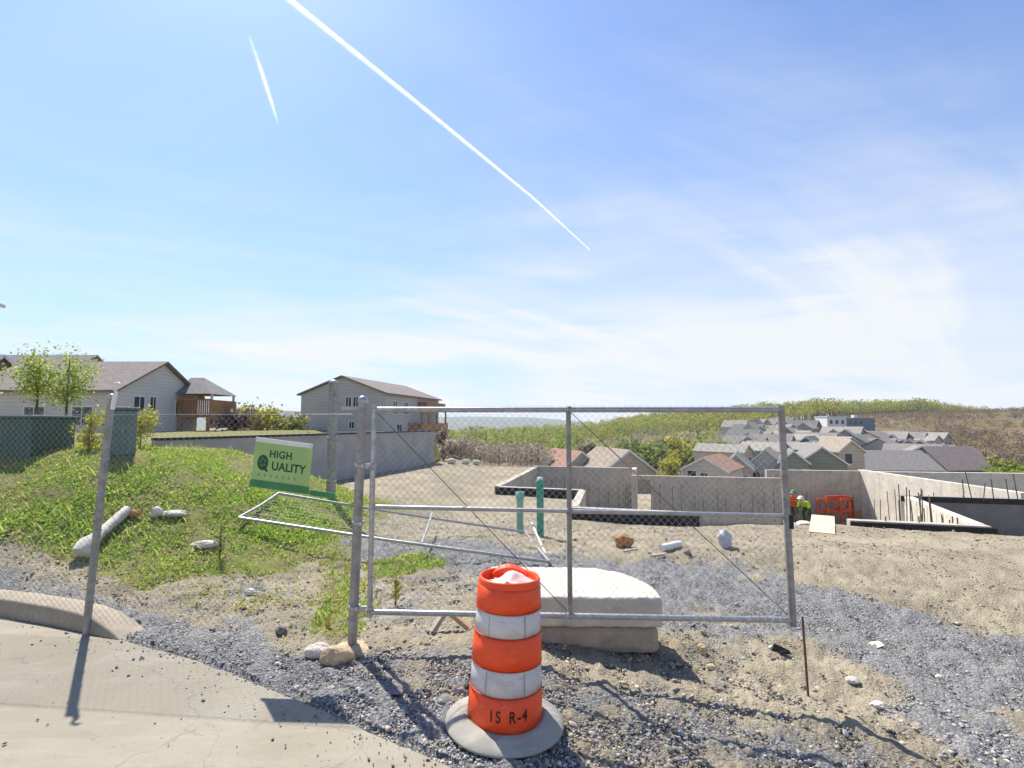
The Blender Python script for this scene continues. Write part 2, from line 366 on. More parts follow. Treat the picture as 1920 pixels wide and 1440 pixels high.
M['stone_tan'] = plain('tan_stone', (0.50, 0.38, 0.24), 0.95, 0.25, 9, bump=0.02, bscale=18, dirt=(0.3, 0.2, 0.12), dirt_amt=0.6)
M['stone_pale'] = plain('pale_stone', (0.60, 0.55, 0.47), 0.95, 0.2, 12, bump=0.015, bscale=22, dirt=(0.38, 0.32, 0.25))
M['stone_dark'] = plain('dark_stone', (0.15, 0.14, 0.135), 0.9, 0.3, 14, bump=0.015, bscale=22)
M['clay'] = plain('orange_clay', (0.42, 0.20, 0.075), 0.95, 0.35, 8, bump=0.03, bscale=14, dirt=(0.22, 0.10, 0.045), dirt_amt=0.7, dscale=5)
M['bark'] = plain('tree_bark', (0.13, 0.10, 0.08), 0.95, 0.3, 10, bump=0.01, bscale=25)
M['siding'] = plain('lavender_grey_siding', (0.60, 0.565, 0.565), 0.8, 0.05, 0.5, lap=0.24)
M['siding2'] = plain('cool_grey_siding', (0.47, 0.45, 0.44), 0.8, 0.06, 0.4, dirt=(0.41, 0.40, 0.385), dscale=0.4, lap=0.30)
M['brick'] = plain('red_brick', (0.30, 0.20, 0.16), 0.9, 0.2, 3)
M['glass'] = plain('dark_window_glass', (0.035, 0.05, 0.065), 0.12, 0.2, 1, spec=0.6)
M['trim'] = plain('white_trim', (0.72, 0.72, 0.70), 0.6, 0.05, 2)
M['deck'] = plain('brown_deck_wood', (0.36, 0.19, 0.09), 0.85, 0.2, 2)
M['roof_brown'] = plain('brown_shingles', (0.216, 0.180, 0.163), 0.95, 0.18, 3, bump=0.02, bscale=8)
M['roof_grey'] = plain('grey_shingles', (0.215, 0.20, 0.19), 0.95, 0.18, 3, bump=0.02, bscale=8)
M['roof_tan'] = plain('tan_shingles', (0.290, 0.238, 0.185), 0.95, 0.18, 2, bump=0.02, bscale=8)
M['roof_red'] = plain('reddish_shingles', (0.317, 0.185, 0.132), 0.95, 0.18, 2, bump=0.02, bscale=8)
M['roof_olive'] = plain('grey_green_shingles', (0.180, 0.189, 0.167), 0.95, 0.18, 2, bump=0.02, bscale=8)
M['hivis'] = plain('yellow_hivis_cloth', (0.55, 0.72, 0.05), 0.8, 0.12, 10)
M['orange_cloth'] = plain('orange_hivis_cloth', (0.75, 0.13, 0.035), 0.8, 0.12, 10)
M['dark_cloth'] = plain('dark_work_trousers', (0.045, 0.06, 0.05), 0.9, 0.2, 10)
M['skin'] = plain('skin', (0.42, 0.26, 0.19), 0.6, 0.08, 10)
M['green_hat'] = plain('green_hard_hat', (0.06, 0.25, 0.14), 0.4, 0.06, 5)
M['red_paint'] = plain('red_orange_paint', (0.50, 0.085, 0.04), 0.55, 0.2, 8, dirt=(0.25, 0.08, 0.05))
M['purple'] = plain('purple_cloth', (0.20, 0.15, 0.19), 0.9, 0.2, 10)
M['leaf'] = leafy('leaves', 0.5)
M['rock_bits'] = tinted('crushed_stone')
# ================================================================ THE SETTING
# ---- distances to the gravel lanes (places where crushed stone was spread)
def poly_d(x, y, pts):
    d = np.full(np.shape(x), 1e9)
    for (ax, ay), (bx, by) in zip(pts[:-1], pts[1:]):
        ex, ey = bx - ax, by - ay
        t = np.clip(((x - ax) * ex + (y - ay) * ey) / (ex * ex + ey * ey), 0, 1)
        d = np.minimum(d, np.hypot(x - ax - t * ex, y - ay - t * ey))
    return d
def gravel_mask(x, y):
    e = y - edge_y(x)
    wob = 0.8 * fbm(x, y, 5, 1.1)
    strip = S((0.95 + wob - e) / 0.45) * S((e + 0.08) / 0.1) * S((1.2 - x) / 1.0)
    lane1 = S((1.05 + wob * 1.5 - poly_d(x, y, [(-2.4, 9.2), (-0.9, 9.2), (0.4, 8.0)])) / 0.5)
    lane2 = S((1.6 + wob * 2.0 - poly_d(x, y, [(1.2, 7.8), (3.2, 7.9), (4.3, 7.0), (5.2, 5.9), (6.2, 4.9)])) / 0.9)
    lane3 = S((1.1 + wob * 1.8 - poly_d(x, y, [(4.4, 5.8), (4.0, 4.6), (4.8, 3.4)])) / 0.9)
    front = S((0.8 + wob * 1.6 - poly_d(x, y, [(-1.3, 4.9), (0.2, 4.7), (1.5, 4.4), (2.6, 4.0)])) / 0.7) * 0.62
    yard = 0.42 * S((2.9 + wob * 2 - np.hypot((x - 0.3) / 1.25, y - 6.6)) / 1.4) * np.clip(.7 + 2.2 * fbm(x + 3, y - 8, 4, 1.3), .15, 1)
    e2 = 0.62 * S((2.3 - e) / .5) * S((e - .5) / .4) * S((x + 5.6) / .8) * S((-1.5 - x) / .6) * np.clip(.6 + 2.4 * fbm(x + 13, y - 2, 4, 1.6), .1, 1)
    return np.clip(np.maximum.reduce([strip, lane1, lane2, lane3, front, yard, e2]), 0, 1) * S((45 - y) / 20)
def grass_mask(x, y):
    g = S((-x - 2.35 + 1.2 * fbm(x, y, 3, 0.8)) / 1.3) * S((y - edge_y(x) - 0.60 - 0.35 * S((x + 5.2) / 1.5) + 0.9 * fbm(x + 5, y, 3, 0.9)) / 0.6)
    g = g * (1 - 0.75 * S((1.2 - np.hypot((x + 3.1) / 1.5, (y - 6.9) / 0.6)) / 0.4))         # trodden brown patch
    g = g * np.where((wall_side(x, y) > 0) & (y > 12.5), 1 - S((y - 13) / 2) * S((x + 7.2) / 1.4), 1)
    g = np.maximum(g, 0.9 * S((0.55 + 0.6 * fbm(x, y, 3, 1.7) - np.hypot((x + 1.75) / 1.5, (y - 8.2))) / 0.3))
    g = np.maximum(g, 0.55 * S((0.45 + 0.7 * fbm(x, y, 3, 1.7) - poly_d(x, y, [(-2.0, 5.75), (-2.35, 7.2), (-3.2, 9.6)])) / 0.3))
    e = y - edge_y(x); bank = 0.40 * S((e - .75) / .4) * S((2.6 - e) / .5) * S((x + 5.6) / .8) * S((-1.75 - x) / .5) * np.clip(.75 + 2.4 * fbm(x + 9, y, 4, 2.0), 0, 1)
    g = np.maximum(g, bank)
    g = np.maximum(g, 0.6 * S((0.3 + 0.4 * fbm(x, y, 3, 2) - np.hypot(x + 0.7, y - 10.6)) / 0.3))
    return np.clip(g, 0, 1) * S((60 - y) / 20)

# ---- the ground: one sheet to the horizon, finer near the street
def make_ground():
    th = np.concatenate([np.linspace(R(-63), R(63), 600), np.linspace(R(63), R(297), 60)[1:-1]])
    r = np.concatenate([[0.02, 0.6, 1.2, 1.8, 2.3], np.geomspace(2.6, 14, 210), np.geomspace(14, 60, 130)[1:], np.geomspace(60, 5600, 145)[1:]])
    T, Rr = np.meshgrid(th, r); X = Rr * np.sin(T); Y = Rr * np.cos(T)
    x, y = X.ravel(), Y.ravel(); z = height(x, y)
    rough = gravel_mask(x, y)
    near = S((14 - np.hypot(x, y)) / 4)
    z = z + near * (0.095 * fbm(x, y, 3, 6) + 0.050 * fbm(x, y, 2, 22)) * S((y - edge_y(x) - 0.02) / 0.2)
    n, m = X.shape
    i, j = np.meshgrid(np.arange(n - 1), np.arange(m), indexing='ij'); i = i.ravel(); j = j.ravel(); k = (j + 1) % m
    F = np.stack([i * m + j, (i + 1) * m + j, (i + 1) * m + k, i * m + k], 1)
    tint = np.stack([rough, grass_mask(x, y), S((np.hypot(x, y) - 60) / 60)], 1)
    F = F[:, ::-1]
    t = NT('site_ground'); a = t.attr('tint'); sep = t.N.new('ShaderNodeSeparateColor'); t.L.new(a.outputs['Color'], sep.inputs[0])
    dirt = t.mix(t.rng(t.noise(0.9, 7, 0.62, 0.5), 0.32, 0.70), (0.25, 0.213, 0.15), (0.405, 0.348, 0.245))
    dirt = t.mix(t.rng(t.noise(3.3, 6, 0.7, 0.4), 0.50, 0.75, 0, 0.55), dirt, (0.165, 0.135, 0.105))
    vd2 = t.N.new('ShaderNodeTexVoronoi'); vd2.inputs['Scale'].default_value = 26; t.L.new(t.co, vd2.inputs['Vector']); vs2 = t.N.new('ShaderNodeSeparateColor'); t.L.new(vd2.outputs['Color'], vs2.inputs[0])
    peb = t.mix(vs2.outputs[1], (0.17, 0.14, 0.105), (0.50, 0.43, 0.32)); dirt = t.mix(t.math('MULTIPLY', t.rng(vs2.outputs[0], 0.55, 0.62), t.rng(vd2.outputs['Distance'], 0.30, 0.42, 0.75, 0.0)), dirt, peb)
    dirt = t.mix(t.rng(t.noise(24, 4, 0.75), 0.5, 0.72, 0, 0.75), dirt, (0.47, 0.385, 0.255))
    dirt = t.mix(t.rng(t.noise(31, 4, 0.75), 0.54, 0.70, 0, 0.6), dirt, (0.12, 0.10, 0.08))
    vc = t.N.new('ShaderNodeTexVoronoi'); vc.inputs['Scale'].default_value = 40; t.L.new(t.co, vc.inputs['Vector']); vs_ = t.N.new('ShaderNodeSeparateColor'); t.L.new(vc.outputs['Color'], vs_.inputs[0])
    grav = t.mix(vs_.outputs[0], (0.15, 0.15, 0.149), (0.44, 0.435, 0.425))
    grav = t.mix(t.rng(vc.outputs['Distance'], 0.25, 0.6, 0, 0.75), grav, (0.10, 0.096, 0.09))
    grav = t.mix(t.rng(t.noise(30, 4, 0.75), 0.36, 0.66, 0, 0.5), grav, (0.31, 0.305, 0.295))
    grav = t.mix(t.rng(t.noise(4, 4, 0.6), 0.52, 0.75, 0, 0.45), grav, (0.27, 0.22, 0.15))
    soil = t.mix(t.rng(t.noise(5, 6, 0.7), 0.35, 0.7), (0.21, 0.165, 0.085), (0.23, 0.26, 0.06))
    gf = t.math('ADD', t.math('MULTIPLY', sep.outputs[0], 0.92), t.math('MULTIPLY', t.math('SUBTRACT', t.noise(3.0, 9, 0.8), 0.5), 2.6))
    c = t.mix(t.rng(gf, 0.22, 0.72), dirt, grav)
    ff = t.math('ADD', sep.outputs[1], t.math('MULTIPLY', t.math('SUBTRACT', t.noise(7, 5, 0.7), 0.5), 0.9))
    c = t.mix(t.rng(ff, 0.3, 0.7), c, soil)
    hillc = t.mix(t.rng(t.noise(0.018, 8, 0.65, 0.4), 0.36, 0.62), (0.21, 0.135, 0.095), (0.155, 0.135, 0.045))
    hillc = t.mix(t.rng(t.noise(0.05, 8, 0.75, 0.4), 0.47, 0.6, 0, 0.85), hillc, (0.115, 0.09, 0.085))
    hillc = t.mix(t.rng(t.noise(0.11, 8, 0.75, 0.4), 0.56, 0.72, 0, 0.8), hillc, (0.27, 0.22, 0.15))
    c = t.mix(sep.outputs[2], c, hillc)
    t.set('Base Color', c); t.set('Roughness', 0.95); t.set('Specular IOR Level', 0.15)
    hgt = t.math('ADD', t.math('ADD', t.noise(34, 5, 0.75), t.math('MULTIPLY', t.noise(9, 4, 0.6), 0.8)), t.math('MULTIPLY', vc.outputs['Distance'], -0.6))
    t.bump(hgt, 0.03, 0.75)
    o = link('ground', np_mesh('ground', np.stack([x, y, z], 1), F, t.m, tint, True)); tag(o, kind='structure')
make_ground()

# ---- street and kerb
def make_road():
    us = np.linspace(-16, 4.2, 260); V = []; rows = 60
    for i in range(rows):
        f = (i / (rows - 1)) ** 1.6
        yy = edge_y(us) + 0.06 * fbm(us, us * 0 + 3, 3, 2.0) - f * 9.0
        V.append(np.stack([us, yy, -0.015 - 0.012 * us * (us > 0) - 0.02 * S((edge_y(us) - yy) / 3) + 0.012 * fbm(us, yy, 3, 1.2) - (0.03 if i == 0 else 0)], 1))
    V = np.concatenate(V); m = len(us)
    i, j = np.meshgrid(np.arange(rows - 1), np.arange(m - 1), indexing='ij'); i = i.ravel(); j = j.ravel()
    F = np.stack([i * m + j, (i + 1) * m + j, (i + 1) * m + j + 1, i * m + j + 1], 1)
    t = NT('dusty_street_concrete')
    c = t.mix(t.rng(t.noise(0.8, 7, 0.6, 0.6), 0.35, 0.7), (0.282, 0.250, 0.187), (0.335, 0.304, 0.235))
    c = t.mix(t.rng(t.noise(3.2, 6, 0.7, 0.8), 0.52, 0.74, 0, 0.5), c, (0.225, 0.192, 0.14))
    c = t.mix(t.rng(t.noise(2.2, 4, 0.6, 0.4, stretch=(1, 6, 1)), 0.56, 0.7, 0, 0.32), c, (0.38, 0.345, 0.27))
    c = t.mix(t.rng(t.noise(70, 3, 0.6), 0.5, 0.72, 0, 0.35), c, (0.21, 0.185, 0.14))
    c = t.mix(t.rng(t.noise(1.1, 5, 0.6, 1.2, stretch=(0.35, 2.4, 1)), 0.5, 0.75, 0, 0.45), c, (0.375, 0.345, 0.285))
    vd = t.N.new('ShaderNodeTexVoronoi'); vd.feature = 'DISTANCE_TO_EDGE'; vd.inputs['Scale'].default_value = 0.33; wv = t.N.new('ShaderNodeVectorMath'); wv.operation = 'ADD'; nv = t.N.new('ShaderNodeTexNoise'); nv.inputs['Scale'].default_value = 2.2; nv.inputs['Detail'].default_value = 6; t.L.new(t.co, nv.inputs['Vector']); t.L.new(t.co, wv.inputs[0]); t.L.new(nv.outputs['Color'], wv.inputs[1]); t.L.new(wv.outputs[0], vd.inputs['Vector'])
    c = t.mix(t.rng(vd.outputs['Distance'], 0.0, 0.005, 0.35, 0.0), c, (0.12, 0.10, 0.08))
    c = t.mix(t.rng(t.noise(19, 4, 0.7), 0.66, 0.72, 0, 0.75), c, (0.15, 0.125, 0.095))
    t.set('Base Color', c); t.set('Roughness', 0.92); t.set('Specular IOR Level', 0.2); t.bump(t.noise(55, 5, 0.7), 0.006, 0.6)
    tag(link('street', np_mesh('street', V, F, t.m, None, True)), kind='structure')
    # kerb: rounded section swept along the edge, tapering down where the apron begins
    path = [(-13.0, 7.77), (-10, 7.08), (-8, 6.62), (-6.6, 6.3), (-5.8, 6.1), (-5.1, 5.87), (-4.7, 5.72), (-4.45, 5.62), (-4.2, 5.52), (-3.98, 5.42)]
    hs = [.17, .17, .17, .17, .17, .17, .16, .13, .06, -.03]
    b = MB(); V = []; n = 9
    for k, ((px, py), hh) in enumerate(zip(path, hs)):
        a = Vector(path[max(k - 1, 0)]); c2 = Vector(path[min(k + 1, len(path) - 1)]); tdir = (c2 - a).normalized(); nor = Vector((-tdir.y, tdir.x))
        for (w, q) in ((-.03, -.3), (-.018, hh - .09), (-.004, hh - .022), (.004, hh - .006), (.018, hh), (.16, hh + .002), (.262, hh - .002), (.274, hh - .02), (.28, -.3)):
            V.append((px + nor.x * w, py + nor.y * w, q))
    F = [(k * n + i, (k + 1) * n + i, (k + 1) * n + i + 1, k * n + i + 1) for k in range(len(path) - 1) for i in range(n - 1)]
    b.add(V, F, True); tag(b.build('kerb', M['kerb']), kind='structure')
make_road()

# ---- crushed stone and clods lying loose (nobody could count it)
def stones(name, pos, size, tint, flat=0.6, seed=1, near=10000):
    o = np.argsort(np.hypot(pos[:, 0], pos[:, 1]) / size ** .5); pos, size, tint = pos[o], size[o], tint[o]
    parts = [stone_set(pos[:near], size[:near], flat, seed, False)]
    if len(pos) > near: parts.append(stone_set(pos[near:], size[near:], flat, seed + 50, True))
    V = np.concatenate([p[0] for p in parts]); F = [parts[0][1]] + [p[1] + len(parts[0][0]) for p in parts[1:]]
    k = np.concatenate([np.repeat(tint[:near], 12, 0)] + ([np.repeat(tint[near:], 6, 0)] if len(parts) > 1 else []))
    return tag(link(name, np_mesh(name, V, np.concatenate(F), M['rock_bits'], k)), kind='stuff')
def stone_set(pos, size, flat, seed, simple):
    g = np.random.default_rng(seed); n = len(pos)
    ph = (1 + 5 ** .5) / 2
    ico = np.array([(-1, ph, 0), (1, ph, 0), (-1, -ph, 0), (1, -ph, 0), (0, -1, ph), (0, 1, ph), (0, -1, -ph), (0, 1, -ph), (ph, 0, -1), (ph, 0, 1), (-ph, 0, -1), (-ph, 0, 1)]) / 1.9
    tri = np.array([(0, 11, 5), (0, 5, 1), (0, 1, 7), (0, 7, 10), (0, 10, 11), (1, 5, 9), (5, 11, 4), (11, 10, 2), (10, 7, 6), (7, 1, 8), (3, 9, 4), (3, 4, 2), (3, 2, 6), (3, 6, 8), (3, 8, 9), (4, 9, 5), (2, 4, 11), (6, 2, 10), (8, 6, 7), (9, 8, 1)])
    if simple: ico = np.array([(1, 0, 0), (-1, 0, 0), (0, 1, 0), (0, -1, 0), (0, 0, 1), (0, 0, -1)], float); tri = np.array([(0, 2, 4), (2, 1, 4), (1, 3, 4), (3, 0, 4), (2, 0, 5), (1, 2, 5), (3, 1, 5), (0, 3, 5)])
    P = ico[None] * g.uniform(0.65, 1.25, (n, len(ico), 1))
    sc = np.stack([g.uniform(.8, 1.4, n), g.uniform(.6, 1.0, n), flat * g.uniform(.6, 1.2, n)], 1)
    P = P * sc[:, None] * size[:, None, None]
    tx, ta = g.normal(0, .35, n), g.uniform(0, 6.283, n)
    c, s_ = np.cos(tx)[:, None], np.sin(tx)[:, None]; y, z = P[..., 1] * c - P[..., 2] * s_, P[..., 1] * s_ + P[..., 2] * c
    c, s_ = np.cos(ta)[:, None], np.sin(ta)[:, None]; x, y = P[..., 0] * c - y * s_, P[..., 0] * s_ + y * c
    V = np.stack([x, y, z], 2) + pos[:, None]
    F = tri[None] + (np.arange(n) * len(ico))[:, None, None]
    return V.reshape(-1, 3), F.reshape(-1, 3)
def spread(n, rmin, rmax, amax, g):
    th = g.uniform(-amax, amax, n); r = rmin * (rmax / rmin) ** g.random(n); return r * np.sin(th), r * np.cos(th)
def make_gravel():
    g = np.random.default_rng(11)
    x, y = spread(230000, 3.0, 13, R(52), g)
    k = g.random(len(x)) < gravel_mask(x, y) * np.clip(.75 + 1.3 * fbm(x, y, 3, 2.1), .25, 1); x, y = x[k][:60000], y[k][:60000]
    z = height(x, y); sz = g.gamma(1.8, .0028, len(x)) + .004
    v = g.normal(0.31, .12, len(x)).clip(.07, .62)[:, None]
    tint = v * np.array([.99, 1.0, 1.0]) * (1 + g.normal(0, .03, (len(x), 3)))
    warm = g.random(len(x)) < .2; tint[warm] = v[warm] * np.array([1.5, 1.25, .9])
    stones('gravel', np.stack([x, y, z + sz * .25], 1), sz, tint, .65, 2)
    x, y = spread(230000, 3.0, 16, R(52), g); e = y - edge_y(x)
    den = (e > .05) * (1 - gravel_mask(x, y)) * (1 - .8 * grass_mask(x, y)) * (pit_sd(x, y) > .3) * np.clip(.4 + 1.6 * fbm(x, y, 3, 1.1), .08, 1)
    k = g.random(len(x)) < den; x, y = x[k][:36000], y[k][:36000]
    z = height(x, y); sz = g.gamma(1.3, .0050, len(x)) + .0045
    v = g.normal(.29, .10, len(x)).clip(.08, .55)[:, None]; tint = v * np.array([1.12, .98, .78]) * (1 + g.normal(0, .05, (len(x), 3)))
    stones('clods', np.stack([x, y, z + sz * .2], 1), sz, tint, .7, 3)
    # crumbs thrown onto the street
    x, y = spread(30000, 2.6, 8, R(52), g); e = edge_y(x) - y
    k = (e > -.05) & (g.random(len(x)) < np.exp(-np.clip(e, 0, 9) / .16) * .55 + .012); x, y = x[k][:2200], y[k][:2200]
    sz = g.gamma(2, .0022, len(x)) + .003; v = g.normal(.2, .06, len(x)).clip(.06, .4)[:, None]
    stones('road_grit', np.stack([x, y, -0.012 - .012 * x * (x > 0) + sz * .2], 1), sz, v * np.array([1.05, 1, .95]), .65, 4)
make_gravel()

# ---- grass and weeds
def cards(c, size, g, up=0.0, aspect=1.0):
    n = len(c); a = g.normal(0, 1, (n, 3)); a[:, 2] *= (1 - up); a /= np.linalg.norm(a, axis=1, keepdims=True) + 1e-9
    b = np.cross(a, g.normal(0, 1, (n, 3))); 
    if up: b = b * (1 - up) + np.array([0, 0, 1.0]) * up
    b /= np.linalg.norm(b, axis=1, keepdims=True) + 1e-9
    a = a * size[:, None] * .5; b = b * size[:, None] * .5 * aspect
    V = np.stack([c - a * .7 - b, c + a * .7 - b * .8, c + a + b * .6, c - a * .5 + b], 1).reshape(-1, 3)
    F = np.arange(4 * n).reshape(n, 4); return V, F
def make_grass():
    g = np.random.default_rng(21)
    x, y = spread(640000, 5.2, 17, R(50), g)
    m = grass_mask(x, y); clump = np.clip(.74 + 3.2 * fbm(x, y, 4, 1.5), 0.02, 1)
    k = g.random(len(x)) < m * clump * np.where(m > .5, 1, .5); x, y = x[k][:240000], y[k][:240000]
    z = height(x, y); n = len(x); lush = np.clip(.5 + 2.2 * fbm(x + 40, y, 3, 0.8), 0, 1)
    c = np.stack([x, y, z + g.random(n) ** 1.6 * (.012 + .062 * lush ** 1.5)], 1)
    size = g.uniform(.012, .033, n) * (0.75 + .5 * lush)
    V, F = cards(c, size, g, 0.12, 1.25)
    pal = np.array([(.29, .43, .055), (.38, .49, .065), (.22, .36, .05), (.45, .46, .11), (.44, .36, .19)])
    dry = np.clip(.20 + 1.3 * fbm(x - 20, y + 7, 3, 1.1) + .75 * (1 - grass_mask(x, y)), .03, .85)
    idx = np.where(g.random(n) < dry, g.integers(3, 5, n), g.integers(0, 3, n))
    tint = pal[idx] * g.uniform(.85, 1.45, (n, 1))
    # blades
    nb = 6000; kb = g.integers(0, n, nb); bx, by = x[kb] + g.normal(0, .03, nb), y[kb] + g.normal(0, .03, nb); bz = height(bx, by)
    hgt = g.gamma(2.5, .028, nb).clip(.03, .20); az = g.uniform(0, 6.283, nb); wd = .006
    p0 = np.stack([bx, by, bz - .01], 1); lean = np.stack([np.cos(az), np.sin(az), az * 0], 1); sd_ = np.stack([-np.sin(az), np.cos(az), az * 0], 1)
    Vb = np.stack([p0 - sd_ * wd, p0 + sd_ * wd, p0 + lean * (hgt * .25)[:, None] + sd_ * wd * .7 + np.array([0, 0, 1]) * (hgt * .65)[:, None], p0 + lean * (hgt * .6)[:, None] + np.array([0, 0, 1]) * hgt[:, None]], 1).reshape(-1, 3)
    Fb = np.arange(4 * nb).reshape(nb, 4) + len(V); tb = pal[np.where(g.random(nb) < .5, g.integers(3, 5, nb), g.integers(0, 3, nb))] * g.uniform(.8, 1.3, (nb, 1))
    o = link('grass', np_mesh('grass', np.concatenate([V, Vb]), np.concatenate([F, Fb]), M['leaf'], np.concatenate([np.repeat(tint, 4, 0), np.repeat(tb, 4, 0)])))
    tag(o, 'short weedy grass covering the mound', kind='stuff')
make_grass()

# ---- far woods: thousands of crowns that read as one mass
def make_forest(name, x, y, hgt, rad, pal, per, g, bare=0.15, csize=0.16, lift=0.33):
    n = len(x); z = height(x, y)
    u = g.normal(0, 1, (n, per, 3)); u /= np.linalg.norm(u, axis=2, keepdims=True); u *= g.random((n, per, 1)) ** .28
    lob = 1 + .35 * np.sin(3 * np.arctan2(u[..., 1], u[..., 0]) + g.uniform(0, 6, (n, 1)))
    c = np.stack([u[..., 0] * rad[:, None] * lob, u[..., 1] * rad[:, None] * lob, u[..., 2] * (hgt * (1 - lift) / 2)[:, None]], 2)
    c += np.stack([x, y, z + hgt * (1 + lift) / 2], 1)[:, None]
    size = (rad * csize * 5.2)[:, None] * g.uniform(.35, .9, (n, per)) * .5
    V, F = cards(c.reshape(-1, 3), size.ravel(), g, .1, 1)
    col = pal[g.integers(0, len(pal), n)][:, None] * g.uniform(.7, 1.3, (n, per, 1)) * (0.9 + .2 * g.random((n, 1, 1)))
    tint = np.repeat(col.reshape(-1, 3), 4, 0)
    # trunks: three-sided tapering poles
    ang = np.array([0, 2.094, 4.188]); rt = (hgt * .014)[:, None]
    base = np.stack([x, y, z - .3], 1)
    b = np.stack([x[:, None] + rt * np.cos(ang), y[:, None] + rt * np.sin(ang), np.repeat((z - .3)[:, None], 3, 1)], 2)
    t_ = np.stack([x[:, None] + rt * .4 * np.cos(ang), y[:, None] + rt * .4 * np.sin(ang), np.repeat((z + hgt * .8)[:, None], 3, 1)], 2)
    Vt = np.concatenate([b, t_], 1).reshape(-1, 3); q = np.array([(0, 1, 4, 3), (1, 2, 5, 4), (2, 0, 3, 5)])
    Ft = (q[None] + (np.arange(n) * 6)[:, None, None]).reshape(-1, 4) + len(V)
    tt = np.tile((.17, .14, .11), (len(Vt), 1))
    o = link(name, np_mesh(name, np.concatenate([V, Vt]), np.concatenate([F, Ft]), M['leaf'], np.concatenate([tint, tt])))
    return o
SPRING = np.array([(.31, .36, .06), (.38, .38, .065), (.26, .34, .06), (.38, .33, .085), (.35, .39, .08), (.31, .29, .11)])
def make_woods():
    g = np.random.default_rng(31)
    # valley woods in the middle
    n = 2600; a = g.uniform(-.22, .5, n); d = 190 * (760 / 190) ** g.random(n)
    x, y = a * d, d
    keep = (d > 235 + 300 * np.clip(a, 0, 1) * 1.1) & ((a < .22) | (d > 470)); x, y = x[keep], y[keep]; n = len(x)
    hh = g.gamma(9, 1.05, n).clip(5, 14); o = make_forest('valley_woods', x, y, hh, hh * g.uniform(.3, .45, n), SPRING, 78, g, csize=.105)
    tag(o, 'spring green woodland filling the valley', kind='stuff')
    # ridge woods on the right
    n = 2300; a = g.uniform(.2, .93, n); d = g.uniform(0, 1, n) * np.interp(a, [.2, .55, .68, .93], [500, 420, 240, 150]) + np.interp(a, [.2, .55, .68, .93], [290, 330, 520, 590]) 
    x, y = a * d, d; k = g.random(n) < np.interp(a, [.2, .4, .85, .93], [1, 1, .9, .2]); x, y = x[k], y[k]; n = len(x)
    hh = g.uniform(10, 16, n) * np.interp(x / y, [.3, .5, .8, .93], [.9, 1.1, 1.25, .6]); o = make_forest('ridge_woods', x, y, hh, hh * g.uniform(.28, .42, n), SPRING, 78, g, csize=.105)
    tag(o, 'line of spring trees along the ridge', kind='stuff')
    # mixed thicket on the valley floor, half of it still bare
    n = 420; a = g.uniform(.06, .44, n); d = g.uniform(170, 330, n); x, y = a * d, d; hh = g.uniform(3.5, 7, n)
    pal = np.array([(.40, .34, .27), (.44, .48, .09), (.38, .40, .08), (.33, .43, .08), (.44, .38, .2), (.40, .42, .1)])
    o = make_forest('valley_thicket', x, y, hh, hh * .42, pal, 44, g); tag(o, 'mixed bare and budding thicket on the valley floor', kind='stuff')
    # scrub on the right slope
    n = 5200; a = g.uniform(.62, 1.15, n); d = g.uniform(150, 600, n); x, y = a * d, d
    k = fbm(x, y, 3, .02) > -.12; x, y = x[k], y[k]; n = len(x); hh = g.uniform(1.2, 3.6, n)
    pal = np.array([(.25, .21, .09), (.25, .175, .115), (.21, .155, .13), (.25, .19, .13), (.22, .165, .13)])
    o = make_forest('hill_scrub', x, y, hh, hh * .7, pal, 22, g, lift=.1); tag(o, 'brown and olive scrub dotting the far hillside', kind='stuff')
    # bare brushwood at the end of the dirt slope
    n = 420; x = g.uniform(-4.3, 3.4, n); y = g.uniform(33, 43, n) ; hh = g.uniform(.6, 1.7, n)
    pal = np.array([(.34, .27, .225), (.40, .32, .26), (.29, .24, .195), (.38, .32, .22)])
    o = make_forest('brushwood', x, y, hh, hh * .62, pal, 42, g, lift=.05, csize=.07); tag(o, 'grey brown leafless brush at the end of the dirt slope', kind='stuff')
make_woods()

# ---- far blue ridge
def make_far_ridge():
    xs = np.linspace(R(-60), R(14), 150); rows = 14; V = []
    top = np.interp(np.degrees(xs), [-60, -38, -28, -24, -15, -8, -3, 2, 5, 9, 14], [95, 90, 105, 80, 74, 70, 76, 66, 48, 15, -40])
    for i in range(rows):
        f = i / (rows - 1); d = 3600 + 1500 * f
        zz = -70 + (top + 70) * math.sin(f * math.pi / 2) + 16 * fbm(xs * 60, xs * 0 + f * 5, 4, .8) * f
        V.append(np.stack([d * np.sin(xs), d * np.cos(xs), zz], 1))
    V = np.concatenate(V); m = len(xs); i, j = np.meshgrid(np.arange(rows - 1), np.arange(m - 1), indexing='ij'); i = i.ravel(); j = j.ravel()
    F = np.stack([i * m + j, i * m + j + 1, (i + 1) * m + j + 1, (i + 1) * m + j], 1)
    tag(link('far_hills', np_mesh('far_hills', V, F, plain('far_forest', (.075, .095, .045), .95, .35, .012), None, True)), kind='structure')
make_far_ridge()
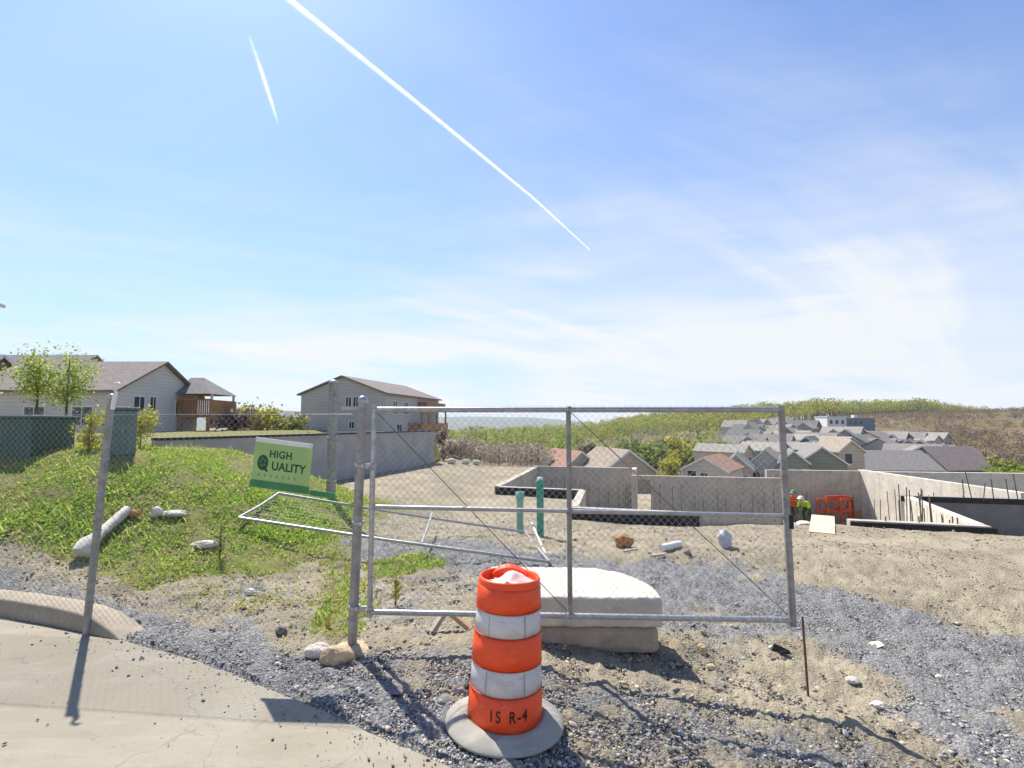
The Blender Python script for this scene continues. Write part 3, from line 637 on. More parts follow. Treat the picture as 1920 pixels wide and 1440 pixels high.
# ================================================================ GATE, FENCE, SIGN
def fabric_mesh(name, w, z0, z1, r=0.0016, p=0.036, bow=0.0):
    """chain link: zigzag wires hooked into each other, in the local x-z plane"""
    nw = int(w / p); nz = int((z1 - z0) / p) + 1; off = (w - nw * p) / 2
    j = np.arange(nz); Vs = []; Fs = []; base = 0
    ang = np.array([0.5, 2.594, 4.688])
    for k in range(nw):
        x = off + (k + ((j + k) % 2)) * p; z = z0 + j * p
        y = 0.003 * np.where((j % 2) == 0, 1, -1) + bow * np.sin(x / w * math.pi * 2 + .7) * np.sin((z - z0) / (z1 - z0) * math.pi)
        V = np.stack([x[:, None] + r * np.cos(ang), y[:, None] + r * np.sin(ang), np.repeat(z[:, None], 3, 1)], 2).reshape(-1, 3)
        i = np.arange(nz - 1)
        F = np.concatenate([np.stack([i * 3 + a, i * 3 + b, (i + 1) * 3 + b, (i + 1) * 3 + a], 1) for a, b in ((0, 1), (1, 2), (2, 0))]) + base
        Vs.append(V); Fs.append(F); base += len(V)
    return np_mesh(name, np.concatenate(Vs), np.concatenate(Fs), M['wire'])

GL, GR = Vector((-1.40, 5.20, 0)), Vector((2.67, 5.03, 0))
def make_gate():
    d = (GR - GL); w = d.length; rz = math.atan2(d.y, d.x)
    g = thing('swing_gate', 'wide chain link swing gate with steel frame, closed across the site entrance', 'gate', GL, rz)
    zt, zm, zb = 2.345, 1.375, 0.355; r = .028
    def rail(name, a, b, rad, mat='galv', n=10): return MB().tube([a, b], rad, n).build(name, M[mat], g)
    rail('top_rail', (0, 0, zt), (w, 0, zt - .005), r); rail('bottom_rail', (0, 0, zb), (w, 0, zb - .015), r)
    rail('middle_rail', (0.02, 0, zm), (w - .02, 0, zm - .06), .021)
    rail('upright', (0, 0, zb - .05), (0, 0, zt + .05), .027); rail('upright', (w, 0, zb - .07), (w - .03, 0, zt + .035), .033, 'galv_old')
    rail('upright', (1.965, 0.0, zb), (1.965, 0.0, zt), .025, 'galv_old')
    rail('truss_rod', (.03, .02, zt - .03), (1.94, .02, zb + .03), .0045, 'rust_grey', 5); rail('truss_rod', (1.99, .02, zt - .03), (w - .04, .02, zb + .03), .0045, 'rust_grey', 5)
    m = fabric_mesh('chain_link_mesh', w - .06, zb - .02, zt + .065, .0023); link('chain_link_mesh', m, g, (.03, -.03, 0))
    for z in (zb + .03, 1.78):
        b = MB().lathe([(.001, -.03), (.034, -.03), (.034, .03), (.001, .03)], 12, (0, 0, z)); b.beam((-.14, 0, z), (-.02, 0, z), .022, .05); b.tube([(-.02, -.06, z), (-.02, .05, z)], .009, 6)
        b.build('hinge', M['galv'], g)
    b = MB(); b.beam((w - .02, 0, 1.28), (w + .03, 0, 1.28), .06, .10); b.tube([(w + .01, -.04, 1.33), (w + .01, -.04, 1.20)], .018, 8); b.build('latch', M['black'], g)
    for x, z in ((1.965, zt), (1.965, zb), (1.965, zm - .03)):
        MB().lathe([(.001, -.03), (.028, -.03), (.028, .03), (.001, .03)], 10, (x, 0, z)).build('tee_clamp', M['galv_old'], g)
    for i in range(9):
        z = zb + .12 + i * .22; MB().lathe([(.029, -.006), (.031, -.006), (.031, .006), (.029, .006)], 10, (0, 0, z)).build('tie_band', M['galv'], g)
make_gate()

def make_posts():
    p = Vector((-1.575, 5.23, h1(-1.575, 5.23))); t = thing('gate_post', 'thick weathered steel gate post carrying the hinges of the gate', 'post', p)
    lean = .05; top = 2.44 - p.z
    MB().tube([(0, 0, -.25), (0, 0, .02), (lean * .5, 0, top * .5), (lean, 0, top)], .046, 16).build('pole', M['galv_old'], t)
    MB().lathe([(.0, .05), (.03, .042), (.048, .015), (.052, -.02), (.052, -.03), (.046, -.03)], 16, (lean, 0, top)).build('cap', M['galv'], t)
    for z in (1.78 - p.z, .39 - p.z, 1.2):
        b = MB().lathe([(.0465, -.02), (.052, -.02), (.052, .02), (.0465, .02)], 16, (lean * z / top, 0, z)); b.beam((lean * z / top + .04, -.05, z), (lean * z / top + .04, .05, z), .03, .035); b.build('hinge_band', M['galv'], t)
    MB().beam((-.16, -.02, 2.36 - p.z), (-.04 + lean, -.01, 2.36 - p.z), .03, .035).build('rail_stub', M['galv'], t)
    # loose soil heaped on its footing
    b = MB(); g = random.Random(4); V = []; n = 14
    for i, (rr, zz) in enumerate(((.20, -.03), (.15, .01), (.09, .035), (.045, .04))):
        V += [(rr * math.cos(k * 6.283 / n) * g.uniform(.8, 1.2), rr * math.sin(k * 6.283 / n) * g.uniform(.8, 1.2), zz + g.uniform(-.012, .012)) for k in range(n)]
    b.add(V, [(i * n + k, i * n + (k + 1) % n, (i + 1) * n + (k + 1) % n, (i + 1) * n + k) for i in range(3) for k in range(n)], True)
    b.build('footing', M['stone_tan'], t)
    # tall pipe post standing on the slope behind the sign
    q = gh(620, 935); t = thing('steel_post', 'tall broad grey steel post on the slope right of the green sign', 'post', q)
    hh = at(624, 716, q.y).z - q.z
    MB().tube([(0, 0, -.3), (0, 0, hh)], .105, 20).build('pole', M['galv_old'], t); MB().lathe([(.0, .05), (.07, .04), (.112, .01), (.118, -.04), (.105, -.04)], 20, (0, 0, hh)).build('cap', M['galv'], t)
    for z in (hh * .52, hh * .15): MB().lathe([(.106, -.03), (.116, -.03), (.116, .03), (.106, .03)], 20, (0, 0, z)).build('band', M['galv'], t)
make_posts()

def make_fence():
    x0 = -9.2; A = Vector((x0, 6.15, 0)); B = Vector((-1.63, 5.26, 0)); d = B - A; w = d.length; rz = math.atan2(d.y, d.x)
    f = thing('chain_link_fence', 'see-through chain link fence running left from the gate to the kerb', 'fence', A, rz)
    xp = (-4.45 - x0) / math.cos(rz)
    zt = 2.31
    P = MB().tube([(xp - .06, .02, -.15), (xp - .06, .02, .2), (xp + .06, .02, 2.5)], .036, 14).build('fence_post', M['galv_old'], f); P['label'] = 'leaning grey fence post standing at the kerb'
    MB().lathe([(.0, .03), (.028, .022), (.039, 0), (.04, -.03), (.036, -.03)], 14, (xp + .06, .02, 2.5)).build('post_cap', M['galv'], P)
    b = MB(); pts = [(xp + .10, .0, 2.36), (xp + .12, -.01, 2.44), (xp + .145, -.02, 2.50), (xp + .15, -.02, 2.545), (xp + .13, -.02, 2.575), (xp + .125, -.02, 2.61), (xp + .145, -.02, 2.64), (xp + .175, -.02, 2.645), (xp + .19, -.02, 2.625)]
    b.tube(pts, [.022, .024, .022, .015, .013, .014, .014, .014, .012], 8).build('bent_wire_end', M['white'], f)
    me = fabric_mesh('chain_link_mesh', w - .02, .10, zt + .04, .0016, bow=.02); link('chain_link_mesh', me, f, (.01, -.03, 0))
    for z in (zt - .01,): MB().tube([(0, -.02, z), (xp, -.015, z), (w, -.02, z)], .0022, 5).build('tension_wire', M['wire'], f)
    for i in range(6): MB().lathe([(.037, -.006), (.041, -.006), (.041, .006), (.037, .006)], 12, (xp - .05 + .1 * (.3 + i * .38) / 2.4, .02, .3 + i * .38)).build('tie_band', M['galv'], P)
make_fence()

def text_mesh(s, size, mat, name='lettering', spacing=1.0, ext=0.0008, font_w=1.0):
    cu = bpy.data.curves.new('t', 'FONT'); cu.body = s; cu.size = size; cu.align_x = 'CENTER'; cu.align_y = 'CENTER'; cu.extrude = ext; cu.space_character = spacing; cu.offset = size * .016
    o = bpy.data.objects.new('t', cu); COL.objects.link(o); bpy.context.view_layer.update()
    me = bpy.data.meshes.new_from_object(o.evaluated_get(bpy.context.evaluated_depsgraph_get())); bpy.data.objects.remove(o)
    me.materials.clear(); me.materials.append(mat); me.name = name
    for v in me.vertices: v.co.x *= font_w
    return me

def make_sign():
    c = at(529, 868, 5.22); t = thing('company_sign', 'tilted lime green HIGH QUALITY sign wired to the chain link fence', 'sign', c, math.atan2(-.89, 7.57))
    t.rotation_euler = Euler((R(3), R(6.5), math.atan2(-.89, 7.57)))
    W, H = .62, .455
    MB().box((0, 0, 0), (W, .008, H)).build('panel', M['sign'], t)
    MB().box((0, -.0062, H / 2 - .022), (W - .004, .004, .044)).build('top_strip', M['trim'], t)
    MB().box((0.0, -.007, -H / 2 - .012), (W + .02, .010, .072)).build('dark_band', M['sign_dark'], t)
    MB().box((W / 2 + .15, .004, -H / 2 - .03), (.27, .010, .055)).build('batten', M['sign_dark'], t)
    def txt(s, size, x, z, mat, sp=1.0, fw=1.0, rot=0.0):
        me = text_mesh(s, size, mat, 'lettering', sp, .0008, fw); me.transform(Matrix.Rotation(R(90), 4, 'X') @ Matrix.Rotation(R(rot), 4, 'Z')); link('lettering', me, t, (x, -.0062, z))
    txt('HIGH', .105, -.02, .075, M['sign_ink'], 1.08, .92); txt('UALITY', .118, .075, -.045, M['sign_ink'], 1.02, .92)
    b = MB(); n = 28; V = [(0, 0, 0)] + [(.058 * math.cos(k * 6.283 / n), 0, .078 * math.sin(k * 6.283 / n)) for k in range(n)]
    b.add([(x, -.0068, z) for x, _, z in V], [(0, 1 + (k + 1) % n, 1 + k) for k in range(n)]); b.beam((.02, -.0068, -.045), (.055, -.0068, -.085), .002, .024, (1, 0, 1)); b.build('round_emblem', M['sign_ink'], t, (-.205, 0, -.02))
    for k in range(5):
        a = 6.283 * k / 5 + .5; MB().lathe([(.0, 0), (.016, 0)], 10).build('emblem_leaf', M['sign_dark'], t, (-.205 + .028 * math.cos(a), -.0078, -.015 + .036 * math.sin(a))).rotation_euler = (R(90), 0, 0)
    for k in range(7):   # the third line is too worn to read: short worn strokes
        MB().box((-.235 + k * .065, -.0055, -.145), (.016, .002, .026)).build('worn_stroke', M['sign_mid'], t)
    for sx in (-1, 1):
        for sz in (-1, 1): MB().tube([(sx * (W / 2 - .02), -.01, sz * (H / 2 - .02)), (sx * (W / 2 - .015), .012, sz * (H / 2 - .01))], .006, 6).build('wire_tie', M['wire'], t)
make_sign()

# ================================================================ TRAFFIC DRUM
def make_drum():
    p = Vector((-.055, 3.96, .01)); 
    t = thing('traffic_drum', 'orange and white striped traffic drum standing in front of the gate', 'traffic drum', p)
    t.rotation_euler = (R(-1.0), R(2.0), R(0)); n = 48
    def rad(z): return .272 - .040 * (z - .05)
    def dent(a, z): return .010 * math.sin(2 * a + 3 * z) * math.sin(4 * z + .6) - .035 * math.exp(-((a + 2.35) / .28) ** 2 - ((z - .20) / .16) ** 2) - .03 * math.exp(-((a + .75) / .3) ** 2 - ((z - .80) / .14) ** 2)
    bands = [('orange_band', .03, .28, 'orange'), ('reflective_band', .28, .457, 'reflect'), ('orange_band', .457, .67, 'orange'), ('reflective_band', .67, .835, 'reflect'), ('orange_band', .835, 1.0, 'orange')]
    for i, (nm, z0, z1, mt) in enumerate(bands):
        b = MB(); r0, r1 = rad(z0), rad(z1); k = .0 if mt == 'reflect' else .004
        prof = [(r0 - .012, z0 + .001), (r0 + k, z0 + .006), ((r0 + r1) / 2 + k, (z0 + z1) / 2), (r1 + k, z1 - .012), (r1 - .006, z1 - .003), (r1 - .014, z1 + .001)]
        b.lathe(prof, n); o = b.build(nm, M[mt], t)
        for v in o.data.vertices:
            a = math.atan2(v.co.y, v.co.x); k2 = 1 + dent(a, v.co.z); v.co.x *= k2; v.co.y *= k2
        if i < 4: MB().lathe([(r1 - .001, z1 - .004), (r1 + .007, z1 - .001), (r1 + .007, z1 + .004), (r1 - .001, z1 + .007)], n).build('ridge', M['orange_dark'], t)
        if mt == 'reflect':
            for a in (-2.15, -1.05): MB().beam((math.cos(a) * (r0 + .0015), math.sin(a) * (r0 + .0015), z0 + .012), (math.cos(a) * (r1 + .0015), math.sin(a) * (r1 + .0015), z1 - .014), .005, .001).build('sheet_seam', M['galv_old'], t)
    r = rad(1.0); b = MB().lathe([(r - .004, .998), (r - .002, 1.035), (r - .010, 1.052), (r - .022, 1.048), (r - .026, 1.02), (r - .05, .955), (.0, .945)], n); b.build('sunken_top', M['orange'], t)
    b = MB(); V = [];
    for k in range(9):
        a = -.75 + 1.5 * k / 8; V += [(x * 1.0, y, z) for (x, y, z) in [( .20 * math.sin(a), .16 + .0 * k, .955), (.20 * math.sin(a), .185, .955 + .135 * math.cos(a * 1.35)), (.20 * math.sin(a), .13, .955 + .12 * math.cos(a * 1.35)), (.20 * math.sin(a), .12, .955)]]
    b.add(V, [(k * 4 + i, (k + 1) * 4 + i, (k + 1) * 4 + (i + 1) % 4, k * 4 + (i + 1) % 4) for k in range(8) for i in range(4)] + [(0, 1, 2, 3), (35, 34, 33, 32)]); b.build('grip', M['orange'], t)
    # stencilled letters wrapped on the lower band
    for ch, cx in (('I', -.125), ('S', -.075), ('R', .025), ('-', .075), ('4', .12)):
        me = text_mesh(ch, .105, M['ink'], 'stencil_letter', 1.0, .001, .8)
        for v in me.vertices:
            z = .165 + v.co.y; rr = rad(z) + .0052 + v.co.z * .5; a = -math.pi / 2 + .10 + (v.co.x + cx) / rr; v.co = (rr * math.cos(a), rr * math.sin(a), z)
        link('stencil_letter', me, t)
    # ballast ring cut from a truck tyre
    g = MB(); prof = [(.268, .0), (.272, .066), (.30, .072), (.345, .062), (.40, .040), (.434, .018), (.440, .006), (.432, .0)]; g.lathe(prof, 64)
    o = g.build('ballast_ring', M['rubber'], t)
    for v in o.data.vertices:
        a = math.atan2(v.co.y, v.co.x); v.co.z = max(0, v.co.z * (1 + .10 * math.sin(2 * a + 1))); v.co.x *= 1 + .012 * math.sin(3 * a)
    # crumpled film left on top
    g = np.random.default_rng(5); nx = 22; V = []; F = []
    for i in range(nx):
        for j in range(nx):
            u, v = i / (nx - 1) - .5, j / (nx - 1) - .5
            x = u * .36 + .03; y = v * .24 - .06
            z = 1.0 + .085 * math.exp(-((u * 3.2) ** 2 + ((v - .0) * 3) ** 2)) + .03 * float(fbm(np.array([u * 7 + 3]), np.array([v * 7]), 3, 1)[0])
            rr = math.hypot(x, y)
            if rr > .215: z -= (rr - .215) * 1.6; x *= .225 / max(rr, .225) + .0; y *= .225 / max(rr, .225)
            V.append((x, y, z + .012))
    F = [(i * nx + j, (i + 1) * nx + j, (i + 1) * nx + j + 1, i * nx + j + 1) for i in range(nx - 1) for j in range(nx - 1) if ((i - 10.5) ** 2 / 110 + (j - 10.5) ** 2 / 100) < 1 + .25 * math.sin(i * 1.3 + j)]
    o = MB().add(V, F, True).build('plastic_film', M['film']); s = o.modifiers.new('thickness', 'SOLIDIFY'); s.thickness = .003
    o.location = p; o.rotation_euler = t.rotation_euler; tag(o, 'crumpled pale pink plastic film lying on top of the drum', 'plastic film')
make_drum()

# ================================================================ CONCRETE BLOCKS BEHIND THE GATE
def make_blocks():
    y0 = 5.50; z0 = h1(.9, 5.9) - .05
    def plan(x0, x1, d, rr, n=10):
        pts = [(x0, 0), (x1, 0)]
        pts += [(x1, d * .16)] + [(x1 - rr * (1 - math.cos(a)), d * .16 + (d * .84) * math.sin(a)) for a in [k * math.pi / 2 / n for k in range(1, n + 1)]]
        pts += [(x0, d)]; return pts
    o = MB().prism(plan(-.25, 1.545, 1.08, .72), 0, .285).build('concrete_slab', M['conc_brown'], None, (0, y0 + .06, z0), .07)
    o2 = MB().prism(plan(-.30, 1.565, 1.14, .75), 0, .315).build('concrete_slab', M['conc_white'], None, (0, y0, z0 + .290), .03)
    tag(o, 'buff concrete slab lying on the ground under a paler slab', 'concrete slab'); tag(o2, 'pale concrete slab with a rounded corner lying on another slab', 'concrete slab')
    tx = bpy.data.textures.new('worn_edges', 'CLOUDS'); tx.noise_scale = .09; tx.noise_depth = 3
    for ob in (o, o2):
        ob.rotation_euler.z = R(-1.5); sb = ob.modifiers.new('cells', 'REMESH'); sb.mode = 'VOXEL'; sb.voxel_size = .022
        dm = ob.modifiers.new('wear', 'DISPLACE'); dm.texture = tx; dm.strength = .022; dm.mid_level = .5; dm.texture_coords = 'LOCAL'
    MB().beam((.80, -.006, .305), (.98, -.006, .300), .01, .03).build('lifting_slot', M['rust'], o)
make_blocks()

# ================================================================ OLD GATE LEAF LYING ON THE GROUND
def make_fallen_gate():
    A, B, C, D = gh(447, 991), gh(522, 942), gh(985, 1004), gh(1030, 1062)
    for q in (A, B, C, D): q.z += .07
    A.z += .10; B.z += .10
    t = thing('fallen_gate_leaf', 'bare steel gate frame lying flat on the weedy slope', 'gate frame', A)
    def rail(nm, a, b, r=.026, mt='galv'): MB().tube([a - A, a.lerp(b, .5) - A + Vector((0, 0, -.02)), b - A], r, 8).build(nm, M[mt], t)
    rail('side_rail', A, B); rail('front_rail', A, D); rail('back_rail', B, C); rail('side_rail', C, D)
    P1, P2 = A.lerp(D, .60), B.lerp(C, .60); rail('cross_rail', P1, P2 + (P2 - P1) * .12 + Vector((0, 0, .05)), .022)
    # sagging mesh still tied to it, a loose net of wires
    b = MB(); n = 26
    for k in range(1, n):
        f = k / n; p = A.lerp(D, f); q = B.lerp(C, f); b.tube([p - A, p.lerp(q, .5) - A + Vector((0, 0, -.035)), q - A], .0018, 3, False)
    for k in range(1, 10):
        f = k / 10; p = A.lerp(B, f); q = D.lerp(C, f); b.tube([p - A, p.lerp(q, .5) - A + Vector((0, 0, -.04)), q - A], .0018, 3, False)
    b.build('loose_mesh', M['wire'], t)
    s0, s1 = gh(1031, 1052), at(996, 977, gh(1000, 1010).y + .8)
    o = MB().beam((0, 0, 0), s1 - s0 + Vector((0, 0, .02)), .035, .03).build('white_stake', M['white'], None, s0 + Vector((0, 0, -.05))); tag(o, 'thin white stake leaning behind the concrete slabs', 'stake')
make_fallen_gate()

# ================================================================ SMALL THINGS ON THE GROUND
def rock(name, label, cat, px, py, size, mat, seed=0, sink=.3, rz=0.0, sub=3, rough=.35):
    bm = bmesh.new(); bmesh.ops.create_icosphere(bm, subdivisions=sub, radius=1)
    o_ = seed * 13.7
    for v in bm.verts:
        c = v.co; k = 1 + rough * 1.6 * float(fbm(np.array([c.x * 1.1 + o_ + c.z]), np.array([c.y * 1.1 + c.z * .7 + o_]), 3, 1.3)[0])
        v.co = Vector((c.x * size[0], c.y * size[1], c.z * size[2])) * k
    me = bpy.data.meshes.new(name); bm.to_mesh(me); bm.free(); me.materials.append(mat)
    p = gh(px, py); o = link(name, me, None, (p.x, p.y + size[1] * .5, h1(p.x, p.y + size[1] * .5) + size[2] * (1 - sink))); o.rotation_euler.z = rz
    return tag(o, label, cat)
def small_things():
    rock('sandstone_rock', 'tan stone at the foot of the gate post', 'stone', 628, 1248, (.15, .10, .085), M['stone_tan'], 1)
    rock('sandstone_rock', 'paler tan stone left of the stone at the gate post', 'stone', 592, 1236, (.12, .09, .07), M['stone_pale'], 2)
    rock('pale_rock', 'cream coloured stone on the bare brown bank beside the gravel', 'stone', 467, 1118, (.08, .05, .05), M['stone_pale'], 3)
    rock('clay_lump', 'orange brown lump of clay on the dirt beyond the slabs', 'clay lump', 1171, 1026, (.17, .13, .13), M['clay'], 4, .25, 0, 3, .6)
    rock('pale_rock', 'flat pale stone on the weedy bank behind the log', 'stone', 318, 972, (.24, .12, .06), M['stone_pale'], 5)
    rock('pale_rock', 'small pale stone left of the flat one behind the log', 'stone', 290, 972, (.09, .08, .09), M['stone_pale'], 6)
    rock('grey_rock', 'greyish stone half buried in the bank near the fallen gate frame', 'stone', 380, 1030, (.22, .10, .06), M['stone_pale'], 7)
    rock('dark_rock', 'dark stone lying on the gravel near the kerb end', 'stone', 253, 1172, (.05, .035, .03), M['stone_dark'], 8)
    rock('dark_rock', 'dark clod in the shade under the weeds by the gravel', 'stone', 525, 1190, (.06, .05, .045), M['stone_dark'], 9)
    rock('white_rock', 'whitish slab of stone on the gravel right of the iron stake', 'stone', 1602, 1283, (.075, .05, .03), M['stone_pale'], 10)
    rock('white_rock', 'small white stone in the gravel at the far right', 'stone', 1763, 1274, (.035, .03, .025), M['conc_white'], 11)
    rock('pale_rock', 'grey white stone on the gravel below the slab of stone', 'stone', 1650, 1330, (.07, .05, .035), M['stone_pale'], 12)
    rock('brown_rock', 'brown stone on the dirt right of the concrete slabs', 'stone', 1318, 1223, (.05, .04, .04), M['stone_tan'], 13)
    rock('dark_rock', 'dark stone beside the white plastic tube', 'stone', 1290, 1042, (.07, .05, .05), M['stone_dark'], 14)
    rock('brown_rock', 'brown stone near the right edge of the block shadow', 'stone', 1335, 1258, (.055, .04, .035), M['stone_tan'], 15)
    for i, (px, py) in enumerate(((846, 870), (873, 871), (893, 872))):
        rock('white_rock', ('left', 'middle', 'right')[i] + ' one of three white stones far off by the brushwood', 'stone', px, py, (.25, .2, .17), M['conc_white'], 20 + i, .1)
    # white tube
    a, b = gh(1240, 1034), gh(1275, 1026); t = Vector((0, 0, .06))
    o = MB().tube([Vector((0, 0, 0)), b - a], .065, 16).build('plastic_tube', M['white'], None, a + t); tag(o, 'short white plastic tube lying on the dirt', 'tube')
    rock('plastic_sack', 'grey crumpled plastic sack standing on the dirt', 'sack', 1362, 1028, (.16, .12, .17), plain('grey_plastic_bag', (.47, .48, .51), .45, .2, 12, spec=.5, bump=.02, bscale=9), 17, .15, .4, 3, .7)
    # log
    a, b2 = gh(150, 1052), gh(238, 968); a.z += .10; b2.z += .09
    pts = [a, a.lerp(b2, .1) + Vector((.02, 0, .05)), a.lerp(b2, .3) + Vector((0, 0, .03)), a.lerp(b2, .6) + Vector((-.02, 0, .0)), b2]
    o = MB().tube([q - a for q in pts], [.12, .13, .075, .07, .075], 14).build('birch_log', M['birch'], None, a); tag(o, 'pale weathered log lying in the weeds behind the fence post', 'log')
    o = rock('clay_lump', 'rusty brown clod at the upper end of the log', 'clay lump', 246, 972, (.10, .07, .06), M['clay'], 31)
    # timber offcuts in a V
    a = gh(830, 1188)
    t = MB().beam((-.11, 0, .02), (.02, .10, .20), .06, .05).build('timber_offcut', M['grey_wood'], None, a); tag(t, 'weathered timber offcut propped under the gate left of the drum', 'timber')
    t = MB().beam((.06, .10, .18), (.27, .06, .03), .06, .045).build('timber_offcut', M['timber'], None, a); tag(t, 'second brown timber offcut crossing the one under the gate', 'timber')
    t = MB().beam((-.1, 0, 0), (.16, .03, .02), .04, .03).build('timber_offcut', M['grey_wood'], None, gh(1230, 1045) + Vector((0, 0, .02))); tag(t, 'grey strip of wood on the dirt in front of the white tube', 'timber')
    t = MB().beam((-.13, 0, 0), (.13, .05, .03), .05, .03).build('timber_offcut', M['grey_wood'], None, gh(1182, 1036) + Vector((0, 0, .02))); tag(t, 'short flat piece of wood beside the clay lump', 'timber')
    # shoe-like dark scrap and paper
    p = gh(1462, 1226); b = MB(); b.add([(-.09, .05, .02), (-.02, .07, .07), (.10, -.02, .03), (.11, -.05, 0), (-.02, -.03, 0), (-.1, .0, 0)], [(0, 1, 2, 3, 4, 5), (5, 4, 3, 2, 1, 0)])
    o = b.build('rubber_scrap', M['black'], None, p + Vector((0, 0, .015))); s = o.modifiers.new('thickness', 'SOLIDIFY'); s.thickness = .025; tag(o, 'black scrap of rubber on the gravel left of the iron stake', 'scrap')
    p = gh(1448, 1220); o = MB().box((0, 0, .03), (.07, .06, .03), .5).build('white_scrap', M['white'], None, p, .006); tag(o, 'white bit of packaging beside the black scrap', 'scrap')
    p = gh(1645, 1214); n = 7; V = [(i * .022 - .06, j * .022 - .06, .02 + .03 * float(fbm(np.array([i * .5]), np.array([j * .5]), 2, 1)[0]) + .004 * i) for i in range(n) for j in range(n)]
    o = MB().add(V, [(i * n + j, (i + 1) * n + j, (i + 1) * n + j + 1, i * n + j + 1) for i in range(n - 1) for j in range(n - 1)], True).build('paper_scrap', M['conc_white'], None, p); s = o.modifiers.new('thickness', 'SOLIDIFY'); s.thickness = .002; tag(o, 'crumpled pale paper on the grey gravel at right', 'paper')
    p = gh(742, 1296); V = [(i * .02 - .05, j * .03 - .09, .02 + .025 * float(fbm(np.array([i * .7 + 4]), np.array([j * .6]), 2, 1)[0])) for i in range(n) for j in range(n)]
    o = MB().add(V, [(i * n + j, (i + 1) * n + j, (i + 1) * n + j + 1, i * n + j + 1) for i in range(n - 1) for j in range(n - 1)], True).build('cloth_rag', M['purple'], None, p); s = o.modifiers.new('thickness', 'SOLIDIFY'); s.thickness = .003; tag(o, 'faded purple rag in the shadow of the gate post', 'rag')
    p = gh(614, 1178); o = MB().add([(-.03, 0, 0), (.025, 0, .01), (.03, .01, .10), (0, .015, .15), (-.025, .01, .08)], [(0, 1, 2, 3, 4)]).build('dry_leaf', plain('yellow_leaf', (.62, .43, .08), .8, .1), None, p); s = o.modifiers.new('thickness', 'SOLIDIFY'); s.thickness = .003; tag(o, 'single yellow leaf standing in the weeds left of the gate post', 'leaf')
    # iron stake
    p = gh(1517, 1309); top = at(1509, 1156, p.y).z; b = MB().tube([(0, 0, -.2), (-.03, 0, top - p.z)], .011, 8); 
    o = b.build('iron_stake', M['rust'], None, p); tag(o, 'thin rusty iron stake driven into the dirt right of the gate', 'stake')
    # green pipes
    p = gh(975, 1000); top = at(975, 922, p.y).z - p.z
    t = thing('drain_pipe', 'short pale green drain pipe standing left of the taller green pipe', 'pipe', p)
    MB().tube([(0, 0, -.2), (0, 0, top - .1)], .075, 16).build('pipe', M['pale_green'], t); MB().lathe([(.076, top - .16), (.095, top - .14), (.095, top), (.08, top), (.08, top - .1)], 16).build('socket', M['pale_green'], t)
    p = gh(1013, 1005); top = at(1013, 895, p.y).z - p.z
    t = thing('drain_pipe', 'tall green drain pipe with a white end standing in the dirt', 'pipe', p)
    MB().tube([(0, 0, -.2), (0, 0, top - .05)], .075, 16).build('pipe', M['green_pipe'], t); MB().lathe([(.0, top + .01), (.06, top), (.065, top - .1), (.0, top - .1)], 16).build('end_cap', M['white'], t); MB().lathe([(.076, top - .22), (.092, top - .2), (.092, top - .06), (.078, top - .05)], 16).build('socket', M['green_pipe'], t)
small_things()

# ================================================================ UTILITY BOXES
def make_boxes():
    c = at(58, 857, 9.6); gz = h1(c.x, 9.9) ; top = at(60, 783, 9.6).z
    t = thing('transformer_cabinet', 'wide dark green transformer cabinet on the grass mound', 'utility cabinet', (c.x - 1.32, 10.15, gz - .12), R(4)); H = top - gz + .12
    MB().box((0, 0, H / 2), (2.35, 1.05, H)).build('cabinet', M['box_green'], t, None, .02); MB().box((0, 0, H + .022), (2.45, 1.15, .045)).build('lid', M['box_teal'], t, None, .012)
    MB().box((.02, -.532, H * .46), (.012, .012, H * .85)).build('door_gap', M['black'], t)
    MB().box((-.11, -.545, H * .55), (.03, .04, .14)).build('handle', M['galv_old'], t); MB().box((.12, -.530, H * .70), (.14, .006, .20)).build('notice', plain('faded_notice', (.42, .48, .44), .6), t); MB().box((-.5, -.530, H * .78), (.10, .006, .10)).build('notice', plain('faded_label', (.4, .44, .44), .6), t)
    p = gh(221, 858); top = at(221, 769, p.y + .2).z
    t = thing('pedestal_box', 'slim grey green utility pedestal between yellow shrubs', 'utility cabinet', (p.x - .12, p.y + .25, p.z - .1), R(8)); H = top - p.z + .1; w = .33
    MB().box((0, 0, H / 2), (w, w, H)).build('cabinet', M['box_teal'], t, None, .02); MB().box((0, 0, H + .03), (w + .06, w + .06, .06)).build('lid', M['box_teal'], t, None, .02); MB().box((0, 0, H * .12), (w + .03, w + .03, .05)).build('skirt', M['box_green'], t)
    MB().box((.1, -w / 2 - .012, H * .6), (.03, .025, .09)).build('handle', M['galv_old'], t)
make_boxes()
# ================================================================ FOUNDATIONS
def wall(b, p, q, z0, z1, th=.25, z1b=None):
    """straight wall from p to q, top may slope from z1 to z1b"""
    p = Vector(p); q = Vector(q); t = (q - p).normalized(); n = Vector((-t.y, t.x)) * th / 2; z1b = z1 if z1b is None else z1b
    a, b_, c, d = p + n, p - n, q - n, q + n
    V = [(a.x, a.y, z0), (b_.x, b_.y, z0), (c.x, c.y, z0), (d.x, d.y, z0), (a.x, a.y, z1), (b_.x, b_.y, z1), (c.x, c.y, z1b), (d.x, d.y, z1b)]
    return b.add(V, [(0, 3, 2, 1), (4, 5, 6, 7), (0, 1, 5, 4), (1, 2, 6, 5), (2, 3, 7, 6), (3, 0, 4, 7)])
def off(p, q, s, e0=0.0, e1=0.0):
    """segment p-q moved s metres to its right-hand side, ends shifted"""
    p = Vector(p); q = Vector(q); t = (q - p).normalized(); n = Vector((t.y, -t.x)) * s
    return p + n + t * e0, q + n - t * e1
_bar = MB().tube([(0, 0, 0), (0, 0, 1)], .016, 5).mesh('rebar', M['rust_grey'])
